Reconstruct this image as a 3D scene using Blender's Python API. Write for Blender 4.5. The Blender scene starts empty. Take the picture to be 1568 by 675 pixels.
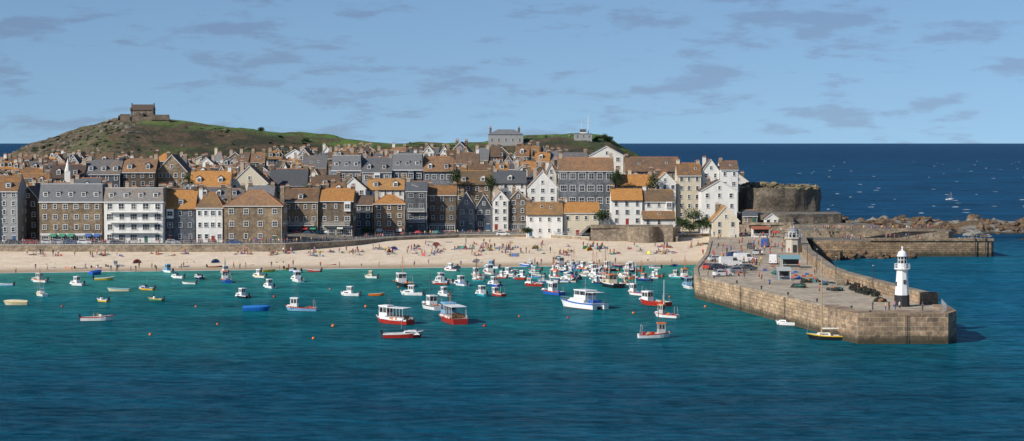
import bpy, math, random
from mathutils import Vector, Matrix, noise
random.seed(11)
R=random.random
U=random.uniform
scene=bpy.context.scene
COL=scene.collection
# ---------------------------------------------------------------- pixel-to-world helpers
FPX=2926.0; CAMZ=33.0
TH=math.atan(118.5/FPX)
def ray(a,b):
    u=(a-784)/FPX; v=(337.5-b)/FPX
    return Vector((u, math.cos(TH)+v*math.sin(TH), -math.sin(TH)+v*math.cos(TH)))
def G(a,b,z=0.0):           # image pixel -> ground position at level z
    d=ray(a,b); t=(z-CAMZ)/d.z
    return d.x*t, d.y*t
def A(a,b,D):               # image pixel at chosen distance -> x,z
    d=ray(a,b); t=D/d.y
    return d.x*t, CAMZ+d.z*t
def lerp(a,b,t): return a+(b-a)*t
def interp(tab,x):
    if x<=tab[0][0]: return tab[0][1]
    for i in range(len(tab)-1):
        if x<=tab[i+1][0]:
            return lerp(tab[i][1],tab[i+1][1],(x-tab[i][0])/((tab[i+1][0]-tab[i][0]) or 1))
    return tab[-1][1]
def sstep(a,b,x):
    t=max(0,min(1,(x-a)/(b-a))); return t*t*(3-2*t)
# ---------------------------------------------------------------- materials
class NT:
    def __init__(s,name):
        s.m=bpy.data.materials.new(name); s.m.use_nodes=True
        s.t=s.m.node_tree; s.n=s.t.nodes; s.l=s.t.links
        s.b=s.n['Principled BSDF']; s.out=s.n['Material Output']
    def N(s,typ,**k):
        n=s.n.new(typ)
        for a,v in k.items(): setattr(n,a,v)
        return n
    def L(s,a,b): s.l.new(a,b)
    def inp(s,sock,v):
        if isinstance(v,bpy.types.NodeSocket): s.l.new(v,sock)
        elif isinstance(v,(tuple,list)) and sock.type=='RGBA': sock.default_value=(v[0],v[1],v[2],1)
        else: sock.default_value=v
    def mix(s,f,a,b,mode='MIX'):
        n=s.N('ShaderNodeMix',data_type='RGBA',blend_type=mode)
        s.inp(n.inputs[0],f); s.inp(n.inputs[6],a); s.inp(n.inputs[7],b)
        return n.outputs[2]
    def math(s,op,a,b=0.0,c=None):
        n=s.N('ShaderNodeMath',operation=op); s.inp(n.inputs[0],a); s.inp(n.inputs[1],b)
        if c is not None: s.inp(n.inputs[2],c)
        return n.outputs[0]
    def rng(s,v,a,b,c=0.0,d=1.0,smooth=True):
        n=s.N('ShaderNodeMapRange'); n.interpolation_type='SMOOTHSTEP' if smooth else 'LINEAR'
        s.inp(n.inputs[0],v); n.inputs[1].default_value=a;n.inputs[2].default_value=b
        s.inp(n.inputs[3],c); s.inp(n.inputs[4],d); return n.outputs[0]
    def pos(s):
        if not hasattr(s,'_p'): s._p=s.N('ShaderNodeNewGeometry').outputs['Position']
        return s._p
    def scalev(s,v,sc):
        n=s.N('ShaderNodeVectorMath',operation='MULTIPLY'); s.inp(n.inputs[0],v); n.inputs[1].default_value=sc; return n.outputs[0]
    def noise(s,vec,scale,detail=4,rough=.55):
        n=s.N('ShaderNodeTexNoise'); s.L(vec,n.inputs['Vector']); n.inputs['Scale'].default_value=scale
        n.inputs['Detail'].default_value=detail; n.inputs['Roughness'].default_value=rough
        return n.outputs['Fac']
    def bump(s,h,strength,dist,nrm=None):
        n=s.N('ShaderNodeBump'); s.L(h,n.inputs['Height']); n.inputs['Strength'].default_value=strength; n.inputs['Distance'].default_value=dist
        if nrm: s.L(nrm,n.inputs['Normal'])
        return n.outputs[0]
    def rand(s):
        return s.N('ShaderNodeObjectInfo').outputs['Random']
MC={}
def paint(r,g,b,rough=.5,var=.12,name=None):
    k=(r,g,b,rough)
    if k in MC: return MC[k]
    t=NT(name or 'paint_%d_%d_%d'%(r*100,g*100,b*100))
    n=t.noise(t.pos(),1.7,4)
    f=t.rng(n,.3,.7,1-var,1+var*.4,False)
    c=t.N('ShaderNodeVectorMath',operation='SCALE'); c.inputs[0].default_value=(r,g,b); t.L(f,c.inputs['Scale'])
    t.L(c.outputs[0],t.b.inputs['Base Color']); t.b.inputs['Roughness'].default_value=rough
    MC[k]=t.m; return t.m
def render_wall(name,c,stain=(.40,.36,.30),amt=.6):
    t=NT(name); p=t.pos()
    n1=t.noise(t.scalev(p,(1,1,.3)),.9,6,.65); n2=t.noise(p,.25,3)
    r=t.rand()
    base=t.mix(t.rng(r,0,1,0,.6,False),c,(c[0]*.84,c[1]*.80,c[2]*.70))
    c1=t.mix(t.math('MULTIPLY',t.rng(n1,.48,.78),amt),base,stain)
    c2=t.mix(t.rng(n2,.3,.7,0,.3),c1,(c[0]*.75,c[1]*.75,c[2]*.75))
    t.L(c2,t.b.inputs['Base Color']); t.b.inputs['Roughness'].default_value=.85
    t.L(t.bump(n1,.3,.05),t.b.inputs['Normal'])
    return t.m
def stone_wall(name,a,b,mortar,bw=.5,bh=.22,tide=False,bumpd=.04):
    t=NT(name); p=t.pos(); uv=t.N('ShaderNodeTexCoord').outputs['UV']
    br=t.N('ShaderNodeTexBrick'); 
    wn=t.N('ShaderNodeTexNoise'); t.L(uv,wn.inputs['Vector']); wn.inputs['Scale'].default_value=1.3
    wv=t.N('ShaderNodeVectorMath',operation='MULTIPLY_ADD'); t.L(wn.outputs['Color'],wv.inputs[0]); wv.inputs[1].default_value=(bh*.5,bh*.3,0); t.L(uv,wv.inputs[2])
    t.L(wv.outputs[0],br.inputs['Vector'])
    br.inputs['Scale'].default_value=1; br.inputs['Brick Width'].default_value=bw; br.inputs['Row Height'].default_value=bh
    br.inputs['Mortar Size'].default_value=.018*(bh/.22)**.6; br.inputs['Mortar Smooth'].default_value=.3; br.inputs['Bias'].default_value=0
    br.inputs['Color1'].default_value=(*a,1); br.inputs['Color2'].default_value=(*b,1); br.inputs['Mortar'].default_value=(*mortar,1)
    n1=t.noise(p,1.2,6,.7); n2=t.noise(p,.22,4,.6)
    f=t.rng(n1,.3,.7,.5,1.4,False)
    c=t.mix(1.0,br.outputs['Color'],f,'MULTIPLY')
    f2=t.rng(n2,.35,.65,.65,1.25,False)
    c=t.mix(1.0,c,f2,'MULTIPLY')
    r=t.rand(); c=t.mix(1.0,c,t.rng(r,0,1,.72,1.28,False),'MULTIPLY')
    if tide:
        sx=t.N('ShaderNodeSeparateXYZ'); t.L(p,sx.inputs[0])
        z=t.math('ADD',sx.outputs[2],t.math('MULTIPLY',t.math('SUBTRACT',n1,.5),1.6))
        c=t.mix(t.rng(z,.5,2.0,.9,0),c,(.035,.033,.018))
    t.L(c,t.b.inputs['Base Color']); t.b.inputs['Roughness'].default_value=.88
    h=t.math('ADD',br.outputs['Fac'],t.math('MULTIPLY',n1,-.8))
    t.L(t.bump(t.math('MULTIPLY',h,-1.0),.7,bumpd),t.b.inputs['Normal'])
    return t.m
def roof_mat(name,slate,lichen,lo,hi):
    t=NT(name); p=t.pos(); uv=t.N('ShaderNodeTexCoord').outputs['UV']
    n1=t.noise(p,.7,8,.75); n2=t.noise(p,.18,3); n3=t.noise(p,3.2,4,.7)
    br=t.N('ShaderNodeTexBrick'); t.L(uv,br.inputs['Vector']); br.inputs['Scale'].default_value=1
    br.inputs['Brick Width'].default_value=.45; br.inputs['Row Height'].default_value=.3; br.inputs['Mortar Size'].default_value=.03
    br.inputs['Color1'].default_value=(1,1,1,1); br.inputs['Color2'].default_value=(.76,.76,.76,1); br.inputs['Mortar'].default_value=(.5,.5,.5,1)
    cov=t.math('ADD',t.math('ADD',t.math('MULTIPLY',n1,1.0),t.math('MULTIPLY',n2,.45)),t.math('MULTIPLY',t.math('SUBTRACT',t.rand(),.5),.5))
    f=t.rng(cov,lo,hi)
    lc=t.mix(t.rng(n3,.35,.7),lichen,(lichen[0]*.55,lichen[1]*.53,lichen[2]*.8))
    c=t.mix(f,slate,lc)
    c=t.mix(1.0,c,br.outputs['Color'],'MULTIPLY')
    c=t.mix(1.0,c,t.rng(t.rand(),0,1,.68,1.25,False),'MULTIPLY')
    t.L(c,t.b.inputs['Base Color']); t.b.inputs['Roughness'].default_value=.8
    t.L(t.bump(br.outputs['Fac'],.5,.03),t.b.inputs['Normal'])
    return t.m
WHITE=render_wall('white_render',(.80,.79,.76)); CREAM=render_wall('cream_render',(.68,.61,.48)); GREY=render_wall('grey_render',(.34,.35,.36),(.19,.19,.18))
PINK=render_wall('buff_render',(.48,.40,.31),(.28,.24,.19))
STONE=stone_wall('brown_granite',(.29,.20,.12),(.155,.115,.075),(.33,.27,.20))
STONED=stone_wall('dark_stone',(.175,.13,.09),(.095,.076,.058),(.22,.18,.14))
SLATEW=stone_wall('slate_hung_wall',(.14,.155,.175),(.09,.10,.12),(.05,.055,.065),.3,.2)
SLATEL=stone_wall('pale_slate_hung_wall',(.24,.255,.27),(.165,.18,.2),(.09,.1,.11),.3,.2)
PIER=stone_wall('pier_granite',(.48,.34,.21),(.30,.21,.135),(.12,.09,.055),1.5,.62,True,.1)
PIERD=stone_wall('pier_dark_granite',(.33,.22,.135),(.16,.112,.075),(.42,.35,.26),1.9,.75,True,.12)
BAST=stone_wall('bastion_stone',(.19,.15,.11),(.10,.085,.065),(.21,.18,.14),.9,.45)
QUAYW=stone_wall('quay_wall_stone',(.42,.34,.24),(.28,.22,.16),(.21,.18,.14),.9,.4)
R_OR=roof_mat('lichen_orange_roof',(.17,.115,.08),(.52,.245,.06),.46,.92)
R_OR2=roof_mat('golden_lichen_roof',(.21,.145,.09),(.56,.30,.09),.42,.88)
R_BR=roof_mat('brown_slate_roof',(.13,.09,.07),(.36,.20,.085),.62,1.08)
R_SL=roof_mat('grey_slate_roof',(.11,.12,.135),(.26,.18,.10),.82,1.2)
R_LS=roof_mat('light_slate_roof',(.21,.22,.235),(.30,.24,.16),.80,1.1)
FRAME=paint(.74,.74,.72,.5,.08,'white_window_frame')
TRIM=paint(.5,.48,.43,.7,.1,'trim')
POT=paint(.42,.17,.07,.8,.2,'clay_pot')
DK=paint(.03,.03,.035,.6); BLACK=paint(.012,.012,.014,.45)
def glassm():
    t=NT('window_glass'); p=t.pos(); n=t.noise(p,.9,2)
    c=t.mix(t.rng(n,.35,.65),(.012,.016,.022),(.10,.10,.10)); t.L(c,t.b.inputs['Base Color'])
    t.b.inputs['Roughness'].default_value=.12; return t.m
GLASS=glassm()
METAL=paint(.35,.36,.37,.4); LEAD=paint(.2,.21,.23,.6)
# ---------------------------------------------------------------- mesh builder
class MB:
    def __init__(s): s.v=[];s.f=[];s.mi=[];s.mats=[];s.smooth=False
    def m(s,mat):
        if mat not in s.mats: s.mats.append(mat)
        return s.mats.index(mat)
    def face(s,pts,mat):
        i=len(s.v); s.v.extend([tuple(p) for p in pts]); s.f.append(tuple(range(i,i+len(pts)))); s.mi.append(s.m(mat))
    def obox(s,c,u,v,n,mat):
        c=Vector(c);u=Vector(u);v=Vector(v);n=Vector(n)
        i=len(s.v)
        for a in(-1,1):
            for b in(-1,1):
                for d in(-1,1): s.v.append(tuple(c+u*a+v*b+n*d))
        k=s.m(mat)
        for f in((0,1,3,2),(4,6,7,5),(0,4,5,1),(2,3,7,6),(0,2,6,4),(1,5,7,3)):
            s.f.append(tuple(i+j for j in f)); s.mi.append(k)
    def box(s,x0,x1,y0,y1,z0,z1,mat):
        s.obox(((x0+x1)/2,(y0+y1)/2,(z0+z1)/2),((x1-x0)/2,0,0),(0,(y1-y0)/2,0),(0,0,(z1-z0)/2),mat)
    def tbox(s,x0,x1,w0,z0,X0,X1,w1,z1,mat):
        i=len(s.v)
        s.v.extend([(x0,-w0,z0),(x1,-w0,z0),(x1,w0,z0),(x0,w0,z0),(X0,-w1,z1),(X1,-w1,z1),(X1,w1,z1),(X0,w1,z1)])
        k=s.m(mat)
        for f in((0,3,2,1),(4,5,6,7),(0,1,5,4),(1,2,6,5),(2,3,7,6),(3,0,4,7)):
            s.f.append(tuple(i+j for j in f)); s.mi.append(k)
    def prism(s,poly,z0,z1,mat,top=None,bottom=False):
        n=len(poly); i=len(s.v)
        area=sum(poly[a][0]*poly[(a+1)%n][1]-poly[(a+1)%n][0]*poly[a][1] for a in range(n))
        if area<0: poly=poly[::-1]
        for p in poly: s.v.append((p[0],p[1],z0))
        for p in poly: s.v.append((p[0],p[1],z1))
        k=s.m(mat)
        for a in range(n):
            b=(a+1)%n; s.f.append((i+a,i+b,i+n+b,i+n+a)); s.mi.append(k)
        s.f.append(tuple(i+n+a for a in range(n))); s.mi.append(s.m(top or mat))
        if bottom: s.f.append(tuple(i+n-1-a for a in range(n))); s.mi.append(k)
    def rough(s,poly,z0,z1,mat,top,batter=.03,amp=.5,n=80,lv=9,tj=.7):   # weathered masonry mass
        per=[];T=0
        for a in range(len(poly)):
            p,q=poly[a],poly[(a+1)%len(poly)]; d=math.hypot(q[0]-p[0],q[1]-p[1]); per.append((T,p,q,d)); T+=d
        cx=sum(p[0] for p in poly)/len(poly); cy=sum(p[1] for p in poly)/len(poly); i=len(s.v)
        for l in range(lv+1):
            t=l/lv
            for k in range(n):
                q=T*k/n
                for (t0,p,e,d) in per:
                    if t0<=q<=t0+d: x=lerp(p[0],e[0],(q-t0)/d); y=lerp(p[1],e[1],(q-t0)/d); break
                w=noise.noise(Vector((x*.25,y*.25,t*3)))*amp; h=math.hypot(x-cx,y-cy); f=(h+w)/h*(1-batter*t)
                z=lerp(z0,z1,t)+(noise.noise(Vector((x*.5,y*.5,9)))*tj if l==lv else 0)
                s.v.append((cx+(x-cx)*f,cy+(y-cy)*f,z))
        k_=s.m(mat)
        for l in range(lv):
            for k in range(n):
                q=(k+1)%n; s.f.append((i+l*n+k,i+l*n+q,i+(l+1)*n+q,i+(l+1)*n+k)); s.mi.append(k_)
        c=len(s.v); s.v.append((cx,cy,z1+.3)); kt=s.m(top)
        for k in range(n): s.f.append((i+lv*n+k,i+lv*n+(k+1)%n,c)); s.mi.append(kt)
    def cyl(s,p0,p1,r0,r1,mat,n=8,caps=True):
        p0=Vector(p0);p1=Vector(p1); d=(p1-p0).normalized()
        a=d.orthogonal().normalized(); b=d.cross(a); i=len(s.v)
        for p,r in((p0,r0),(p1,r1)):
            for j in range(n):
                t=2*math.pi*(j+.5)/n; s.v.append(tuple(p+a*math.cos(t)*r+b*math.sin(t)*r))
        k=s.m(mat)
        for j in range(n):
            q=(j+1)%n; s.f.append((i+j,i+q,i+n+q,i+n+j)); s.mi.append(k)
        if caps:
            s.f.append(tuple(i+n-1-j for j in range(n))); s.mi.append(k)
            s.f.append(tuple(i+n+j for j in range(n))); s.mi.append(k)
    def slab(s,q,th,mat):
        q=[Vector(p) for p in q]; n=(q[1]-q[0]).cross(q[2]-q[0]).normalized()
        if n.z<0: q=q[::-1]; n=-n
        i=len(s.v); m=len(q)
        for p in q: s.v.append(tuple(p))
        for p in q: s.v.append(tuple(p+n*th))
        k=s.m(mat)
        for a in range(m):
            b=(a+1)%m; s.f.append((i+a,i+b,i+m+b,i+m+a)); s.mi.append(k)
        s.f.append(tuple(i+m+a for a in range(m))); s.mi.append(k)
        s.f.append(tuple(i+m-1-a for a in range(m))); s.mi.append(k)
    def sphere(s,c,r,mat,nu=10,nv=6,zs=1.0,z0=-1.0,jit=0):
        i=len(s.v); k=s.m(mat)
        lo=math.asin(max(-1,z0)); 
        for a in range(nv+1):
            ph=lerp(lo,math.pi/2,a/nv)
            for b in range(nu):
                t=2*math.pi*b/nu; q=r*(1+U(-jit,jit))
                s.v.append((c[0]+q*math.cos(ph)*math.cos(t),c[1]+q*math.cos(ph)*math.sin(t),c[2]+q*zs*math.sin(ph)))
        for a in range(nv):
            for b in range(nu):
                q=(b+1)%nu; s.f.append((i+a*nu+b,i+a*nu+q,i+(a+1)*nu+q,i+(a+1)*nu+b)); s.mi.append(k)
    def mesh(s,name):
        me=bpy.data.meshes.new(name); me.from_pydata(s.v,[],s.f)
        for m in s.mats: me.materials.append(m)
        me.polygons.foreach_set('material_index',s.mi)
        uvl=me.uv_layers.new(name='UVMap'); data=[0.0]*(2*len(me.loops)); vs=s.v
        for p in me.polygons:
            n=p.normal
            if abs(n.z)>.92:
                for li,vi in zip(p.loop_indices,p.vertices):
                    v=vs[vi]; data[2*li]=v[0]; data[2*li+1]=v[1]
            else:
                h=math.hypot(n.x,n.y) or 1; tx,ty=-n.y/h,n.x/h
                sc=1/max(.3,h)
                for li,vi in zip(p.loop_indices,p.vertices):
                    v=vs[vi]; data[2*li]=v[0]*tx+v[1]*ty; data[2*li+1]=v[2]*sc
        uvl.data.foreach_set('uv',data)
        if s.smooth: me.polygons.foreach_set('use_smooth',[True]*len(me.polygons))
        me.update(); return me
    def obj(s,name,loc=(0,0,0),rz=0,parent=None,sc=1):
        o=bpy.data.objects.new(name,s.mesh(name)); COL.objects.link(o)
        if parent: o.parent=parent
        else: o.location=loc; o.rotation_euler=(0,0,rz); o.scale=(sc,sc,sc)
        return o
def empty(name,loc,rz=0):
    e=bpy.data.objects.new(name,None); COL.objects.link(e); e.location=loc; e.rotation_euler=(0,0,rz); e.empty_display_size=1; return e
class Grp:
    def __init__(s): s.p={}
    def __getitem__(s,k):
        if k not in s.p: s.p[k]=MB()
        return s.p[k]
    def flush(s,name,loc,rz=0):
        e=empty(name,loc,rz)
        for k,b in s.p.items():
            if b.f: b.obj(k,parent=e)
        return e
# ---------------------------------------------------------------- terrain functions
def Dwl(x): return 509+.19*x
SEAW=[(-260,528),(-146,538),(-90,541),(-65,545),(-47,563),(-36,583),(-17,598),(8,603),(24,584),(50,583),(52,600),(62,606)]
def front(x): return interp([(p[0],p[1]) for p in SEAW],x)
def tz(x,y):
    f=front(x)
    z=interp([(0,4),(26,4.2),(50,7),(75,12),(105,17),(140,21),(180,21),(250,12),(300,8)],y-max(f,545))
    if x>30:
        z=lerp(z,min(z,13),sstep(35,60,x))
        z-=sstep(700,760,y)*z*sstep(35,60,x)*1.1
    if x<-135: z=lerp(z,z*.85,sstep(135,170,-x))
    if 22<x<62 and y<600: z=max(z,lerp(7.2,z,sstep(52,62,x)))
    return z
def grid(name,xs,ys,fn,mat,smooth=True):
    b=MB(); v=[];f=[]
    nx=len(xs)
    for y in ys:
        for x in xs: v.append(fn(x,y))
    for j in range(len(ys)-1):
        for i in range(nx-1): f.append((j*nx+i,j*nx+i+1,(j+1)*nx+i+1,(j+1)*nx+i))
    b.v=v;b.f=f;b.mi=[b.m(mat)]*len(f); b.smooth=smooth
    return b.obj(name)
def fr(a,b,n): return [a+(b-a)*i/(n-1) for i in range(n)]
# ---- sea
def sea_mat():
    t=NT('sea_water'); p=t.pos(); sx=t.N('ShaderNodeSeparateXYZ'); t.L(p,sx.inputs[0]); X,Y=sx.outputs[0],sx.outputs[1]
    nb=t.noise(t.scalev(p,(.35,1,1)),.022,5,.6)
    Yj=t.math('ADD',Y,t.math('MULTIPLY',t.math('SUBTRACT',nb,.5),120))
    c=t.mix(t.rng(Yj,230,430),(.002,.056,.100),(.006,.125,.140))
    sh=t.math('SUBTRACT',Yj,t.math('MULTIPLY',X,.19))
    c=t.mix(t.rng(sh,420,512),c,(.038,.225,.19))
    Xj=t.math('ADD',X,t.math('MULTIPLY',t.math('SUBTRACT',nb,.5),30))
    c=t.mix(t.rng(Xj,66,95,0,.9),c,(.002,.083,.16))
    c=t.mix(t.rng(Yj,540,700),c,(.0025,.042,.10))
    c=t.mix(t.rng(Y,1200,5000),c,(.002,.026,.072))
    n2=t.noise(t.scalev(p,(.3,1,1)),.05,6,.65)
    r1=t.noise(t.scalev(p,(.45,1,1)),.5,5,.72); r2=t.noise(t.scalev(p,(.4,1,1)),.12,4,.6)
    far=t.noise(t.scalev(p,(.35,.5,1)),.025,8,.8)
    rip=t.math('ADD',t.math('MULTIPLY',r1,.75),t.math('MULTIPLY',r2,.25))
    c=t.mix(1.0,c,t.rng(n2,.3,.7,.76,1.22,False),'MULTIPLY')
    c=t.mix(1.0,c,t.rng(rip,.36,.64,.58,1.46,False),'MULTIPLY')  # light and shade of ripple slopes painted into the water colour by noise
    c=t.mix(t.rng(Y,500,800),c,t.mix(1.0,c,t.rng(far,.35,.65,.5,1.6,False),'MULTIPLY'))  # broader wave shading painted into the far water colour
    w1=t.noise(t.scalev(p,(.6,1,1)),.45,5,.62); w2=t.noise(t.scalev(p,(.6,1,1)),.07,3,.5)
    h=t.math('ADD',w1,t.math('MULTIPLY',w2,3.0))
    nrm=t.bump(h,1.0,1.1)
    d=t.N('ShaderNodeBsdfDiffuse'); t.L(c,d.inputs[0]); t.L(nrm,d.inputs['Normal'])
    g=t.N('ShaderNodeBsdfGlossy'); g.inputs['Color'].default_value=(.7,.9,1,1); g.inputs['Roughness'].default_value=.15; t.L(nrm,g.inputs['Normal'])
    fz=t.N('ShaderNodeFresnel'); fz.inputs[0].default_value=1.33; t.L(nrm,fz.inputs['Normal'])
    mf=t.math('MULTIPLY',t.rng(fz.outputs[0],0,1,.015,.24,False),t.rng(rip,.36,.62,.25,1.7,False))
    mx=t.N('ShaderNodeMixShader'); t.L(mf,mx.inputs[0]); t.L(d.outputs[0],mx.inputs[1]); t.L(g.outputs[0],mx.inputs[2])
    t.L(mx.outputs[0],t.out.inputs['Surface'])
    return t.m
xs=[-150000,-20000,-3000,-600,-200,0,200,600,3000,20000,150000]; ys=[-20000,-2000,0,200,400,600,1000,2000,6000,30000,180000]
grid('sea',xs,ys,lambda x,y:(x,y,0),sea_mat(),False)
# ---- beach
def sand():
    t=NT('sand'); p=t.pos(); sx=t.N('ShaderNodeSeparateXYZ'); t.L(p,sx.inputs[0])
    n=t.noise(p,.25,7,.7); n2=t.noise(p,1.6,4,.7)
    c=t.mix(t.rng(n,.35,.65),(.80,.67,.51),(.68,.54,.39))
    c=t.mix(1.0,c,t.rng(n2,.3,.7,.8,1.1,False),'MULTIPLY')
    z=t.math('ADD',sx.outputs[2],t.math('MULTIPLY',t.math('SUBTRACT',n,.5),.5))
    c=t.mix(t.rng(z,.1,.7,1,0),c,(.38,.28,.18))
    t.L(c,t.b.inputs['Base Color']); t.b.inputs['Roughness'].default_value=.9
    t.L(t.bump(n2,.8,.3),t.b.inputs['Normal']); return t.m
def beachz(x,y):
    z=(y-Dwl(x))*.045
    if z>0: z=min(z,3.4)+.12*noise.noise(Vector((x*.12,y*.12,0)))*min(1,z)
    return z
grid('beach',fr(-300,75,150),fr(465,612,70),lambda x,y:(x,y,beachz(x,y)+.0),sand())
# ---- town ground
def asphalt(nm='town_paving',a=(.19,.17,.145),b=(.12,.11,.095)):
    t=NT(nm); n=t.noise(t.pos(),.5,7,.75); c=t.mix(t.rng(n,.38,.62),a,b); n3=t.noise(t.pos(),.12,3); c=t.mix(t.rng(n3,.5,.62,0,.5),c,(b[0]*.7,b[1]*.7,b[2]*.7)); t.L(c,t.b.inputs['Base Color']); t.b.inputs['Roughness'].default_value=.9; return t.m
PAVE=asphalt()
def tg(x,s):
    y=lerp(front(x)+.05,860,s); return (x,y,tz(x,y))
grid('town_ground',fr(-300,74,120),[i/60 for i in range(61)],tg,PAVE)
b=MB()
pts=SEAW
for i in range(len(pts)-1):
    a=Vector((*pts[i],0));c=Vector((*pts[i+1],0)); d=(c-a).normalized(); n=Vector((d.y,-d.x,0))
    if 20<pts[i][0] and pts[i+1][0]<52: continue
    mid=(a+c)/2; L=(c-a).length/2
    b.obox(mid+n*.25+Vector((0,0,2)),d*(L+.2),n*.4,(0,0,2.25),QUAYW)
    b.obox(mid+n*.25+Vector((0,0,4.33)),d*(L+.3),n*.5,(0,0,.08),TRIM)
b.obj('sea_wall')
b=MB()
for i in range(0,8):
    a=Vector((*pts[i],4.4));c=Vector((*pts[i+1],4.4)); d=(c-a); k=int(d.length/2)
    for h in(.5,1.0): b.cyl(a+Vector((0,0,h)),c+Vector((0,0,h)),.035,.035,METAL,5)
    for j in range(k):
        q=a+d*(j/k); b.cyl(q,q+Vector((0,0,1.05)),.04,.04,METAL,5)
b.obj('promenade_railing')
b=MB()
b.prism([(24.2,583.2),(49,582),(51,586),(52,600),(24,600)],0,7.15,stone_wall('garden_wall_stone',(.46,.37,.27),(.30,.24,.18),(.36,.31,.25),.6,.3),top=PAVE)
b.box(24,49.2,582.6,583.4,7.1,8.1,QUAYW)
b.cyl((40,583.5,0),(40,583.5,7.6),5,4.8,QUAYW,20)
b.obj('garden_retaining_wall')
# ---------------------------------------------------------------- houses
occ=[]
def win(g,P,t,n,w,h,detail=2,frame=FRAME,sill=True):
    P=Vector(P); up=Vector((0,0,1))
    g['windows'].obox(P+n*.02,t*(w/2),up*(h/2),n*.022,GLASS)
    fb=g['window_frames']; fw=.07
    fb.obox(P+n*.05+up*(h/2),t*(w/2+fw),up*fw,n*.07,frame)
    fb.obox(P+n*.05-up*(h/2),t*(w/2+fw*(2 if sill else 1)),up*fw,n*(.12 if sill else .07),frame)
    for sg in(-1,1): fb.obox(P+n*.048+t*(sg*w/2),t*fw,up*(h/2),n*.066,frame)
    if detail>0: fb.obox(P+n*.04,t*(w/2),up*.035,n*.04,frame)
    k=max(0,int(round(w/.75))-1) if detail>1 else 0
    for i in range(k): fb.obox(P+n*.038+t*(w*((i+1)/(k+1)-.5)),t*.035,up*(h/2),n*.038,frame)
DOORC=[(.05,.12,.25),(.3,.04,.03),(.04,.14,.1),(.6,.6,.58),(.03,.03,.03)]
def chimney(g,x,y,z0,z1,mat,w=.55,d=.9,n=3):
    c=g['chimneys']; c.box(x-w,x+w,y-d/2,y+d/2,z0,z1,mat); c.box(x-w-.08,x+w+.08,y-d/2-.08,y+d/2+.08,z1-.18,z1+.02,TRIM)
    for i in range(n):
        px=x+(i-(n-1)/2)*.36; c.cyl((px,y,z1+.02),(px,y,z1+.5),.13,.1,POT,6)
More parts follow.
